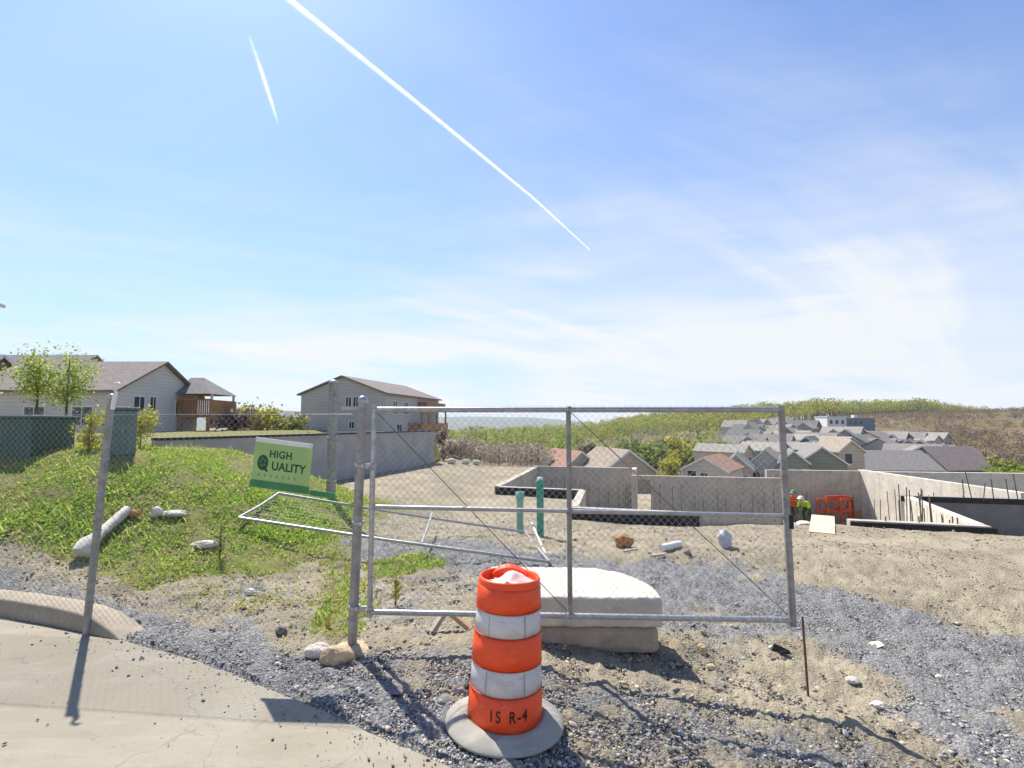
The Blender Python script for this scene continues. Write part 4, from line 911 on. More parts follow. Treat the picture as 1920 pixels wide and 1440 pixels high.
def rebar(t, p, q, n, z0, h, g, tilt=.05):
    p = Vector(p); q = Vector(q)
    for k in range(n):
        c = p.lerp(q, (k + .5) / n); o = link('rebar', _bar, t, (c.x + g.uniform(-.1, .1), c.y + g.uniform(-.05, .05), z0)); o.scale = (1, 1, h * g.uniform(.6, 1.1)); o.rotation_euler = (g.uniform(-tilt, tilt), g.uniform(-tilt, tilt), 0)
def make_foundations():
    g = random.Random(3); T = -.2; F0 = -2.8
    # the long grey wall on the left
    t = thing('foundation_wall', 'long dark grey concrete foundation wall with black top edge behind the mound', 'foundation')
    wall(MB(), WALL_A, WALL_B, -1.2, 1.78).build('wall', M['conc_grey'], t); a, b = off(WALL_A, WALL_B, 0, 0, 0); wall(MB(), a, b, 1.783, 1.85, .30).build('top_membrane', M['black'], t)
    e = Vector(WALL_B); wall(MB(), (e.x + .04, e.y + .13), (e.x - 6, e.y + 1.3), -1.2, 1.77).build('end_wall', M['conc_grey'], t)
    # left basement
    t = thing('basement_foundation', 'left concrete basement foundation with a black coated front wall', 'foundation', group='basement foundations')
    wall(MB(), (-.5, 20), (2.6, 19.0), F0, T).build('front_wall', M['conc'], t); a, b = off((-.5, 20), (2.6, 19.0), .135, -.1, -.1); wall(MB(), a, b, -2, T - .02, .02).build('tar_coating', M['black'], t)
    wall(MB(), (-.56, 20.14), (1.3, 28.87), F0, T + .003).build('side_wall', M['conc'], t)
    wall(MB(), (1.2, 29), (6.5, 27.6), F0, T + .06).build('back_wall', M['conc'], t); 
    wall(MB(), (6.22, 26.3), (6.52, 27.45), F0, T + .10, .22).build('end_pier', M['conc_white'], t)
    rebar(t, (1.6, 28.4), (6.2, 27.2), 10, -2.3, 1.5, g)
    # middle basement
    t = thing('basement_foundation', 'large middle concrete basement foundation nearest the gate with doorway in its back wall', 'foundation', group='basement foundations')
    wall(MB(), (2.55, 18.87), (1.83, 15.25), F0, T).build('side_wall', M['conc'], t)
    wall(MB(), (1.68, 15.13), (7.0, 13.6), F0, T - .004).build('front_wall', M['conc'], t); a, b = off((1.68, 15.13), (7.0, 13.6), .135, -.01, 2.0); wall(MB(), a, b, -1.8, T - .05, .02).build('tar_coating', M['black'], t)
    wall(MB(), (8.5, 13.17), (11.3, 12.37), F0, T - .004).build('front_wall', M['conc'], t); a, b = off((8.5, 13.17), (11.3, 12.37), .135, 0, -.1); wall(MB(), a, b, -.62, T - .04, .02).build('tar_coating', M['black'], t)
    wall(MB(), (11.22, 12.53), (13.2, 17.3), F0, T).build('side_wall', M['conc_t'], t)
    d0, d1 = at(1196, 900, 25.6), at(1226, 900, 25.5); P0, P1 = Vector((6.0, 26.0)), Vector((12.75, 24.6))
    f0 = (d0.x - 6.0) / 6.75; f1 = (d1.x - 6.0) / 6.75; A_, B_ = P0.lerp(P1, f0), P0.lerp(P1, f1)
    wall(MB(), P0, A_, F0, -.36).build('back_wall', M['conc'], t); wall(MB(), B_, P1, F0, -.36).build('back_wall', M['conc'], t); wall(MB(), A_, B_, -.56, -.362).build('door_lintel', M['conc'], t)
    for q in (A_, B_): 
        o = MB().box((0, 0, 0), (.05, .29, 2.2)).build('door_jamb', M['ply'], t, (q.x + (.03 if q is A_ else -.03), q.y, -1.68)); o.rotation_euler.z = math.atan2(P1.y - P0.y, P1.x - P0.x)
    wall(MB(), (12.7, 25.9), (17.0, 25.25), F0, -.08).build('back_wall', M['conc'], t)
    rebar(t, (6.5, 25.4), (12.5, 24.2), 12, -2.3, 1.5, g); rebar(t, (13, 25.4), (16.5, 24.8), 7, -2.4, 1.4, g)
    rebar(t, (11.0, 12.9), (12.7, 17.1), 15, T - .9, 1.25, g); rebar(t, (9, 13.0), (11, 12.45), 3, T - .1, .25, g)
    # right basement
    t = thing('basement_foundation', 'right concrete basement foundation running out of the frame with sunlit cross wall', 'foundation', group='basement foundations')
    wall(MB(), (13.1, 17.43), (25.0, 14.6), F0, T).build('front_wall', M['conc_shaded'], t); a, b = off((13.1, 17.43), (25, 14.6), .135, -.1, 0); wall(MB(), a, b, T - .17, T + .01, .02).build('tar_band', M['black'], t)
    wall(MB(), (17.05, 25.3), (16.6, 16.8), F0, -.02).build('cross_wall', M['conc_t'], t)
    wall(MB(), (17.3, 25.2), (30, 23.4), F0, -.1).build('back_wall', M['conc_white'], t)
    rebar(t, (14.5, 17.0), (18.6, 16.0), 13, T - .1, .95, g, .10); rebar(t, (16.4, 24), (16.1, 17.5), 16, -2.4, 1.9, g, .06)
    # plywood ramp leaning on the wall gap, loose rubble bags
    a = gh(1541, 1000); top = at(1543, 967, 13.3)
    o = MB().beam((0, 0, 0), top - a, .50, .02).build('plywood_sheet', M['ply'], None, a); tag(o, 'cream plywood sheet sloping down from the wall gap to the dirt', 'plywood')
    for i, (px, py, s) in enumerate(((1490, 988, .17), (1508, 984, .20), (1518, 990, .13))):
        p = at(px, py, 13.0 + .15 * i); bm = bmesh.new(); bmesh.ops.create_icosphere(bm, subdivisions=2, radius=s)
        for v in bm.verts: v.co *= 1 + .5 * float(fbm(np.array([v.co.x * 9 + i]), np.array([v.co.y * 9 + v.co.z * 5]), 3, 1)[0])
        me = bpy.data.meshes.new('rubble_block'); bm.to_mesh(me); bm.free(); me.materials.append(M['conc_white'] if i else M['conc_grey']); o = link('rubble_block', me, None, p); o.scale.z = .6
        tag(o, ('grey', 'large whitish', 'small whitish')[i] + ' rubble block in the wall gap by the plywood sheet', 'rubble')
    # red bracing frames and orange boards inside the basement
    zf = -2.4
    for i, (px, w, hh) in enumerate(((1556, 1.0, 1.0), (1572, 1.1, 1.15), (1589, .9, 1.05))):
        p = onz(px, 978, zf); t = thing('bracing_frame', ('left', 'middle', 'right')[i] + ' one of three red steel bracing frames inside the basement', 'bracing frame', p, R(20 * i - 15), group='red bracing frames')
        for sx in (-1, 1): MB().beam((sx * w / 2, 0, 0), (sx * w / 2, 0, hh), .08, .08).build('upright', M['red_paint'], t)
        MB().beam((-w / 2, 0, hh), (w / 2, 0, hh), .09, .14).build('top_bar', M['red_paint'], t); MB().beam((-w / 2, 0, hh * .5), (w / 2, 0, hh * .5), .07, .12).build('middle_bar', M['red_paint'], t); MB().beam((-w / 2, .05, .05), (w / 2, .05, hh), .05, .05).build('diagonal', M['red_paint'], t)
    for i, (px, py) in enumerate(((1617, 974), (1650, 975))):
        p = onz(px, py, zf); o = MB().box((0, 0, .22), (1.1, .08, .44)).build('barrier_board', plain('salmon_board', (.52, .25, .15), .7, .15), None, p, .01); tag(o, ('left', 'right')[i] + ' salmon coloured board standing at the foot of the sunlit basement wall', 'board')
make_foundations()

# ================================================================ PEOPLE
def person(label, loc, rz, joints, edges, top, trousers, hat, group=None):
    """one skinned figure; hat is a child"""
    t = bpy.data.meshes.new('person'); names = list(joints); t.from_pydata([joints[n][0] for n in names], [(names.index(a), names.index(b)) for a, b in edges], [])
    o = link('person', t, None, loc); o.rotation_euler.z = rz
    sk = o.modifiers.new('skin', 'SKIN'); 
    for i, n in enumerate(names): t.skin_vertices[0].data[i].radius = joints[n][1] if isinstance(joints[n][1], tuple) else (joints[n][1],) * 2; t.skin_vertices[0].data[i].use_root = (n == 'pelvis')
    sb = o.modifiers.new('smooth', 'SUBSURF'); sb.levels = 2; sb.render_levels = 2
    # one body material that follows height bands of the body: boots, trousers, jacket, skin
    nt = NT('worker_clothes'); s = nt.N.new('ShaderNodeSeparateXYZ'); nt.L.new(nt.co, s.inputs[0])
    c = nt.mix(nt.rng(s.outputs[2], joints['pelvis'][0][2] - .03, joints['pelvis'][0][2] + .03), trousers, top)
    hz = joints['neck'][0][2]; hy = joints['neck'][0][1]
    head_f = nt.rng(nt.math('ADD', s.outputs[2], nt.math('MULTIPLY', s.outputs[1], -.8)), hz - hy * .8 + .05, hz - hy * .8 + .09); c = nt.mix(head_f, c, (.42, .26, .19))
    nt.set('Base Color', c); nt.set('Roughness', .85); t.materials.append(nt.m)
    hd = Vector(joints['head'][0]); b = MB().lathe([(.155, -.01), (.15, .0), (.125, .005), (.122, .04), (.10, .09), (.05, .12), (0, .128)], 16); h = b.build('hard_hat', hat, o, hd + Vector((0, 0, .03))); 
    for k in (-1, 1):
        MB().lathe([(0, .018), (.012, .012), (.017, 0), (.012, -.012), (0, -.018)], 8, (k * .045, -.098, .0)).build('eye', M['black'], o, hd)
    return tag(o, label, 'person', group)
def make_people():
    p = onz(1515, 983, -2.42)
    J = {'pelvis': ((0, 0, .80), (.15, .12)), 'waist': ((0, -.10, .92), (.15, .11)), 'chest': ((0, -.32, 1.06), (.18, .12)), 'neck': ((0, -.47, 1.12), .06), 'head': ((0, -.57, 1.19), .105), 'crown': ((0, -.60, 1.25), .08),
         'hip_l': ((-.1, 0, .76), .10), 'knee_l': ((-.13, -.12, .42), .07), 'ank_l': ((-.13, .03, .09), .05), 'toe_l': ((-.14, -.12, .04), .045),
         'hip_r': ((.1, 0, .76), .10), 'knee_r': ((.14, -.08, .42), .07), 'ank_r': ((.15, .08, .09), .05), 'toe_r': ((.16, -.08, .04), .045),
         'sh_l': ((-.19, -.34, 1.05), .07), 'el_l': ((-.24, -.42, .78), .05), 'wr_l': ((-.18, -.52, .56), .035), 'ha_l': ((-.17, -.55, .47), .04),
         'sh_r': ((.19, -.34, 1.05), .07), 'el_r': ((.25, -.40, .78), .05), 'wr_r': ((.2, -.50, .56), .035), 'ha_r': ((.19, -.53, .47), .04)}
    E = [('pelvis', 'waist'), ('waist', 'chest'), ('chest', 'neck'), ('neck', 'head'), ('head', 'crown'), ('chest', 'sh_l'), ('sh_l', 'el_l'), ('el_l', 'wr_l'), ('wr_l', 'ha_l'), ('chest', 'sh_r'), ('sh_r', 'el_r'), ('el_r', 'wr_r'), ('wr_r', 'ha_r'),
         ('pelvis', 'hip_l'), ('hip_l', 'knee_l'), ('knee_l', 'ank_l'), ('ank_l', 'toe_l'), ('pelvis', 'hip_r'), ('hip_r', 'knee_r'), ('knee_r', 'ank_r'), ('ank_r', 'toe_r')]
    person('worker in yellow high visibility vest and white hard hat bending over in the basement', p, R(-55), J, E, (.55, .72, .05), (.05, .09, .03), M['white'])
    q = onz(1483, 980, -2.42)
    J2 = {k: (v[0], v[1]) for k, v in J.items()}
    J2.update({'waist': ((0, -.03, .95), (.15, .12)), 'chest': ((0, -.10, 1.14), (.19, .13)), 'neck': ((0, -.15, 1.27), .06), 'head': ((0, -.18, 1.39), .10), 'crown': ((0, -.18, 1.46), .08), 'sh_l': ((-.2, -.1, 1.15), .075), 'el_l': ((-.25, -.12, .88), .055), 'wr_l': ((-.2, -.32, .78), .04), 'ha_l': ((-.16, -.4, .77), .04), 'sh_r': ((.2, -.1, 1.15), .075), 'el_r': ((.25, -.12, .88), .055), 'wr_r': ((.2, -.32, .78), .04), 'ha_r': ((.16, -.4, .77), .04)})
    person('worker in orange top and green hard hat standing behind the gate end post', q, R(30), J2, E, (.72, .12, .035), (.12, .08, .04), M['green_hat'])
make_people()

# ================================================================ HOUSES
def house(label, loc, rz, w, l, eh, rh, wmat, rmat, wins=(), ov=.35, group=None, name='house', trim=True, cat='house', detail=True, mono=False):
    """ridge along local y, gable front at y=0 facing -y; origin at the front-left corner"""
    t = thing(name, label, cat, loc, rz, group)
    b = MB(); b.add([(0, 0, 0), (w, 0, 0), (w, l, 0), (0, l, 0), (0, 0, eh), (w, 0, eh), (w, l, eh), (0, l, eh), (w / 2, 0, eh + rh), (w / 2, l, eh + rh)],
                    [(0, 1, 5, 8, 4), (2, 3, 7, 9, 6), (1, 2, 6, 5), (3, 0, 4, 7), (0, 3, 2, 1)]); b.build('wall', wmat, t)
    sl = rh / (w / 2); th = .14; b = MB()
    for s in (-1, 1):
        ex = w / 2 + s * (w / 2 + ov); ez = eh - sl * ov
        V = [(w / 2, -ov, eh + rh + .02), (w / 2, l + ov, eh + rh + .02), (ex, l + ov, ez + .02), (ex, -ov, ez + .02)]; V += [(x, y, z + th) for x, y, z in V]
        b.add(V, [(0, 1, 2, 3), (7, 6, 5, 4), (0, 3, 7, 4), (1, 5, 6, 2), (2, 6, 7, 3)])
    b.build('roof', rmat, t)
    if trim:
        b = MB()
        for s in (-1, 1): b.beam((w / 2, -ov - .012, eh + rh + .03), (w / 2 + s * (w / 2 + ov), -ov - .012, eh - sl * ov + .03), .03, .20, (0, -1, 0) if False else (0, 0, 1))
        b.build('rake_board', M['trim'], t)
    for (face, u, v, ww, wh) in wins:
        fx = {'front': ((u, -.02, v), 0), 'back': ((w - u, l + .02, v), math.pi), 'right': ((w + .02, u, v), math.pi / 2), 'left': ((-.02, u, v), -math.pi / 2)}[face]
        m = Matrix.Rotation(fx[1], 4, 'Z'); wo = MB().box((0, 0, 0), (ww + .16, .05, wh + .16), M=m).build('window', M['trim'], t, fx[0]); nrm = m @ Vector((0, -1, 0))
        MB().box((0, 0, 0), (ww, .03, wh), M=m).build('pane', M['glass'], wo, nrm * .025)
        if detail: MB().box((0, 0, 0), (.05, .03, wh), M=m).build('mullion', M['trim'], wo, nrm * .045)
    return t

def make_left_houses():
    # nearest of the row: gable faces right, ridge runs left
    z0 = 1.4; apex = at(304, 682, 36.2).z; eav = at(215, 722, 32).z
    # local y axis = -X world  (rz=90deg), local x axis = +Y world
    def row(label, X, Y, w, l, ez, az, wm, rm, wins, **k): return house(label, (X, Y, z0), R(90), w, l, ez - z0, az - ez, wm, rm, wins, **k)
    row('grey house with brown roof and wooden deck beyond the green cabinets', -24.8, 32, 8.4, 9.5, eav - .3, apex, M['siding'], M['roof_brown'],
        [('front', 2.0, 2.1, .9, 1.0), ('front', 3.3, 2.2, .5, .9), ('front', 6.2, 1.9, .9, 1.1), ('left', 2, 1.3, 1.2, 1.1), ('left', 5, 1.3, 1.2, 1.1)], group='row of houses on the left', trim=False)
    row('taller house with dark grey roof behind the brown roofed one', -34.6, 37.5, 9, 9.0, eav + .2, at(200, 669, 42).z, M['siding'], M['roof_grey'], [('left', 2, 1.5, 1.2, 1.1), ('left', 6, 1.5, 1.2, 1.1)], group='row of houses on the left', trim=False)
    row('house with reddish brown roof at the left edge of the row', -37.5, 33, 8.4, 12, at(20, 735, 33).z, at(10, 668, 37).z, M['brick'], M['roof_brown'], [('left', 1.5, 1.6, 1.2, 1.2), ('left', 4, 1.6, 1.2, 1.2), ('left', 7, 1.6, 1.2, 1.2)], group='row of houses on the left')
    # rear porch with grey hipped roof, on timber deck
    px0 = Vector((-24.7, 38.2)); t = thing('porch', 'porch with grey hipped roof above a wooden deck at the house end', 'porch', (-24.77, 37.9, z0))
    e = at(423, 744, 42).z - z0; r = at(372, 713, 42).z - z0; W, D = 2.55, 3.5; dk = at(400, 755, 41).z - z0; dk0 = at(400, 783, 41).z - z0
    b = MB(); b.add([(-.2, -.3, e), (W, -.3, e), (W, D, e), (-.2, D, e), (-.2, D * .5, r), (W * .32, D * .5, r)], [(0, 1, 5, 4), (1, 2, 5), (2, 3, 4, 5), (3, 2, 1, 0)]); b.build('roof', M['roof_grey'], t)
    MB().box((W * .93, D * .08, (dk + e) / 2), (.14, .14, e - dk)).build('roof_post', M['trim'], t); MB().box((W * .93, D * .93, (dk + e) / 2), (.14, .14, e - dk)).build('roof_post', M['trim'], t); MB().box((W * .47, D / 2, dk0 + .1), (W * .98, D, .2)).build('deck_floor', M['deck'], t)
    for x in np.linspace(.05, W * .95, 16): MB().box((x, -.02, (dk0 + dk) / 2 + .1), (.11, .05, dk - dk0)).build('baluster', M['deck'], t)
    MB().box((W * .47, -.05, dk + .1), (W * .98, .1, .12)).build('handrail', M['deck'], t); MB().box((W * .96, D / 2, (dk0 + dk) / 2 + .1), (.06, D, dk - dk0)).build('side_railing', M['deck'], t)
    for x in (.3, W * .9): MB().box((x, .05, dk0 / 2 - .3), (.18, .18, dk0 + .6)).build('support_post', M['deck'], t)
    # second house behind the long grey wall
    u = Vector((.972, -.233)); c = Vector((-11.9, 48)); o = c - u * 9; rz = math.atan2(u.y, u.x); zb = -.5
    ea, eb = at(560, 740, 50).z, at(634, 707, 49).z
    t = house('grey two storey house with a plain gable end behind the long wall', (o.x, o.y, zb), rz, 9.0, 13.5, ea - zb, eb - ea, M['siding2'], M['roof_brown'],
          [('front', 5.2, 4.7, .55, 1.1), ('front', 6.0, 4.7, .55, 1.1), ('front', 5.6, 2.6, .5, .6), ('right', 2, 4.3, .8, 1.2), ('right', 4.5, 4.3, .8, 1.2), ('right', 8.5, 4.3, .9, 1.2), ('right', 3.0, 2.0, 1.0, 1.3)], ov=.3, trim=False)
    MB().box((9.75, 9.0, 2.35), (1.4, 7.6, .9)).build('balcony', M['deck'], t); MB().box((9.55, 10.2, 4.6), (1.0, 5.6, .9)).build('upper_balcony', M['deck'], t)
    for y in (5.6, 7.4, 9.7, 12.4): MB().box((10.3, y, 1.9), (.16, .16, 5.0)).build('balcony_post', M['deck'], t)
    # near house corner at the far left, only the eave shows
    e = at(9, 572, 22); z = 1.4
    t = thing('near_house', 'house at the left edge of the frame, only its eave corner shows', 'house', (e.x - 8.5, 12.5, z)); H = e.z - z
    MB().box((3.9, 4.5, H / 2), (7.8, 9, H - .02)).build('wall', M['siding'], t); b = MB(); b.add([(-.6, -.5, H), (8.5, -.5, H), (8.5, 9.5, H), (-.6, 9.5, H), (2, 4.5, H + 2.2), (5.6, 4.5, H + 2.2)], [(0, 1, 5, 4), (1, 2, 5), (2, 3, 4, 5), (3, 0, 4), (3, 2, 1, 0)]); b.build('roof', M['roof_grey'], t)
    MB().box((3.95, -.52, H - .07), (9.1, .04, .14)).build('gutter', M['trim'], t); MB().box((8.52, 4.5, H - .07), (.04, 10, .14)).build('gutter', M['trim'], t)
    # far houses in the gap
    for i, (px, py, d, w) in enumerate(((512, 812, 92, 8), (535, 812, 100, 8), (432, 812, 80, 7))):
        p = at(px, py, d); house(('pink', 'grey', 'brown')[i] + ' far house seen in the gap between the two left houses', (p.x - w / 2, d, p.z - 2), R(-12 + 10 * i), w, 9, 4.2, 1.7, (M['brick'], M['siding2'], M['brick'])[i], (M['roof_grey'], M['roof_grey'], M['roof_red'])[i], [('front', 2, 2.8, .9, 1.2), ('front', 5, 2.8, .9, 1.2)], trim=False, detail=False, group='far houses in the left gap')
make_left_houses()

PALE = [plain('cream_siding', (.56, .48, .35), .85, .06, .4, lap=.5), plain('pale_grey_siding', (.50, .465, .41), .85, .06, .4, lap=.5), plain('green_grey_siding', (.25, .265, .215), .85, .08, .4, lap=.5), plain('taupe_siding', (.42, .35, .28), .85, .06, .4, lap=.5), plain('blue_grey_siding', (.21, .245, .275), .85, .06, .4, lap=.5)]
def make_town():
    g = random.Random(8)
    ROOFS = [M['far_roof'], M['far_roof_pale'], M['far_roof_dark'], M['far_roof'], M['far_roof_pale']]
    def put(label, pxl, pxr, pye, pya, d, rz, wm, rm, l=10, wins=(), body=6.0, group=None):
        """gable front between two photo columns, eave row and apex row at distance d"""
        a, b = at(pxl, pye, d), at(pxr, pye, d); w = max(3.5, (b.x - a.x) / max(.3, math.cos(R(rz)))); ap = at((pxl + pxr) / 2, pya, d).z
        return house(label, (a.x, d, a.z - body), R(rz), w, l, body, max(.8, ap - a.z), wm, rm, wins, trim=True, detail=False, group=group, ov=.3)
    W2 = lambda w, z=(2.0, 4.4): [('front', w * f, zz, .9, 1.2) for f in (.28, .7) for zz in z]
    # nearest row, just behind the foundations
    put('house with dark green rear wall behind the right end of the middle foundation', 1497, 1571, 868, 838, 74, -20, PALE[2], M['roof_grey'], 9, W2(6), group='houses behind the foundations')
    put('cream gabled house with a bay window standing above the foundation corner', 1573, 1604, 846, 826, 78, -8, PALE[0], M['roof_tan'], 9, [('front', 1.3, 4.9, 1.0, 1.5)], group='houses behind the foundations')
    put('dark green walled house left of the one with the tall gable wall', 1462, 1500, 866, 846, 72, -25, PALE[2], M['roof_olive'], 9, W2(4.5), group='houses behind the foundations')
    put('tan roofed gable house behind the left foundation wall', 1128, 1236, 886, 846, 60, 14, PALE[3], M['roof_tan'], 9, [('front', 3.0, 5.2, .9, 1.0)], group='houses behind the foundations')
    put('low red roofed house behind the middle foundation wall', 1278, 1345, 880, 857, 62, -35, PALE[1], M['roof_red'], 8, [('front', 1.2, 5.3, 1.0, 1.2), ('front', 2.6, 5.2, .8, 1.0)], group='houses behind the foundations')
    put('brown roofed house behind the white pier', 1060, 1122, 876, 848, 66, 20, PALE[3], M['roof_red'], 9, (), group='houses behind the foundations')
    put('grey roofed cottage left of the tan gable', 1010, 1062, 882, 860, 70, 10, PALE[1], M['roof_grey'], 8, (), group='houses behind the foundations')
    put('house with pale blue gable behind the gate end post', 1400, 1456, 872, 842, 76, -30, PALE[1], M['roof_tan'], 9, W2(4.5), group='houses behind the foundations')
    put('small tan roofed house beside the pale blue gable', 1352, 1400, 876, 852, 70, -25, PALE[3], M['roof_olive'], 8, W2(4), group='houses behind the foundations')
    # terraces climbing the slope behind
    n = 0
    words = ['first', 'second', 'third', 'fourth', 'fifth', 'sixth', 'seventh', 'eighth', 'ninth', 'tenth']
    for r_, (x0, x1, ye, d, cnt, nm) in enumerate(((1396, 1600, 846, 100, 9, 'front terrace'), (1390, 1606, 832, 120, 10, 'second terrace'), (1384, 1640, 819, 145, 10, 'third terrace'), (1386, 1552, 808, 172, 8, 'fourth terrace'), (1392, 1500, 799, 205, 6, 'highest terrace'), (1650, 1740, 838, 112, 5, 'right terrace'), (1632, 1790, 827, 138, 8, 'upper right terrace'), (1700, 1800, 851, 100, 6, 'lower right terrace'))):
        sw = (x1 - x0) / cnt
        for k in range(cnt):
            pl = x0 + (k + g.uniform(-.25, .25)) * sw; ye2 = ye - k * .5 + g.uniform(-3, 3)
            put(words[k] + ' house from the left in the ' + nm + ' on the far slope', pl, pl + sw * g.uniform(.85, 1.15), ye2, ye2 - g.uniform(9, 15), d + g.uniform(-7, 7), g.choice((20, 38, -40, -30, 30, -36)), PALE[g.choice((3, 1, 2, 3, 0))], ROOFS[g.randrange(5)], 10, W2(3.6), group=nm + ' houses')
    # right-hand rows with long grey roofs
    def long_house(label, pl, pr, pye, pyr, d, rz, l, wm, rm, body=5.5, wins=()):
        a = at(pl, pye, d); b = at(pr, pye, d); L = b.x - a.x; rid = at((pl + pr) / 2, pyr, d + l / 2).z
        return house(label, (b.x, d, a.z - body), R(90 + rz), l, L, body, max(1.0, rid - a.z), wm, rm, wins, trim=True, detail=False, group='long roofed houses on the right')
    long_house('long grey roofed block right of the cream gable', 1606, 1766, 882, 846, 84, -4, 10, PALE[4], M['roof_grey'], wins=[('left', u, 4.4, 1, 1.1) for u in (2, 5, 8, 11)])
    long_house('purple grey roofed house at the right end with pale gable trim', 1772, 1868, 880, 838, 88, 4, 9, PALE[2], M['roof_brown'], wins=[('left', 2, 4.2, 1, 1.1), ('left', 6, 4.2, 1, 1.1)])
    for i, (pl, pr, pye, pyr, d) in enumerate(((1612, 1668, 836, 815, 122), (1662, 1722, 842, 822, 116), (1706, 1776, 850, 826, 110), (1640, 1690, 826, 810, 134))):
        long_house(('leftmost', 'second', 'third', 'rearmost')[i] + ' grey roofed house stepping down behind the long block', pl, pr, pye, pyr, d, 28, 9, PALE[(3, 1, 4, 1)[i]], (M['roof_olive'], M['roof_grey'], M['roof_grey'], M['roof_brown'])[i])
    # large white and blue building on the rise
    d = 230; a, b, c = at(1552, 810, d), at(1588, 810, d), at(1634, 810, d + 6); top = at(1570, 782, d).z
    t = thing('apartment_block', 'white fronted block with dark blue side on the rise below the ridge', 'building', (a.x, d, a.z - 4)); H = top - a.z + 4; w = b.x - a.x; dd = 13
    MB().box((w / 2, 4.5, H / 2), (w, 9, H)).build('front_block', M['trim'], t); MB().box((w + (c.x - b.x) / 2 + .01, 7.5, H / 2 - .2), (c.x - b.x, 8, H - .4)).build('side_block', PALE[4], t)
    for k in range(3):
        for z in (H - 2.2, H - 4.9): wo = MB().box((w * (.2 + .3 * k), -.03, z), (1.3, .06, 1.8)).build('window', M['siding2'], t); MB().box((w * (.2 + .3 * k), -.075, z), (1.1, .03, 1.6)).build('pane', M['glass'], wo)
    for k in range(4): MB().box((w + 1.6 + k * 2.5, 3.48, H - 2.4), (1.0, .06, 1.5)).build('window', M['glass'], t)
    MB().box((w / 2, 4.4, H + .15), (w + .5, 9.4, .3)).build('cornice', M['trim'], t); MB().box((w + 7.6, 6, H + .4), (1.6, 2, 1.2)).build('roof_unit', M['trim'], t)
    # white sheets / covers seen among the roofs
    p = at(1736, 880, 82); o = MB().box((0, 0, 0), (2.4, 2.0, .8)).build('white_van_body', M['white'], None, p, .1) if False else None
make_town()

# ================================================================ TREES AND SHRUBS
LEAF = {'pale': np.array([(.36, .44, .10), (.42, .47, .12), (.29, .38, .09)]), 'spring': np.array([(.25, .33, .06), (.31, .36, .075), (.19, .27, .055)]), 'yellow': np.array([(.44, .42, .05), (.36, .38, .05), (.48, .43, .08)]), 'olive': np.array([(.20, .23, .06), (.26, .26, .08), (.16, .2, .055)]), 'brown': np.array([(.22, .165, .125), (.26, .2, .15), (.18, .15, .125)])}
def tree(label, p, H, rad, pal, n, g, trunk=.25, size=.09, name='tree', cat='tree', thin=False, tr=.03):
    t = thing(name, label, cat, p); b = MB(); rr = random.Random(int(abs(p[0] * 100)))
    b.tube([(0, 0, -.2), (.02 * H * .3, 0, H * .3), (0, .02, H * .65), (0.01, 0, H * .95)], [tr * 1.2, tr, tr * .6, tr * .15], 7); ends = []
    for k in range(10):
        z = H * rr.uniform(trunk, .75); a = rr.uniform(0, 6.283); L = rad * rr.uniform(.6, 1.05); e = Vector((math.cos(a) * L, math.sin(a) * L, z + L * rr.uniform(.5, 1.1))); e.z = min(e.z, H)
        m_ = Vector((0, 0, z)).lerp(e, .5) + Vector((0, 0, -.04 * H)); b.tube([(0, 0, z), m_, e], [tr * .45, tr * .3, tr * .1], 5, False); ends += [m_, e]
    b.build('trunk', M['bark'], t)
    E = np.array([tuple(q) for q in ends] + [(0, 0, H * f) for f in (.5, .65, .8, .92)]); k = g.integers(0, len(E), n)
    c = E[k] + g.normal(0, 1, (n, 3)) * np.array([rad, rad, rad * 1.1]) * .24; c[:, 2] = np.maximum(c[:, 2], H * trunk * .7)
    V, F = cards(c, g.uniform(.5, 1.2, n) * size, g, .1, 1.2); tint = LEAF[pal][g.integers(0, 3, n)] * g.uniform(.7, 1.3, (n, 1))
    link('crown', np_mesh('crown', V, F, M['leaf'], np.repeat(tint, 4, 0)), t); return t
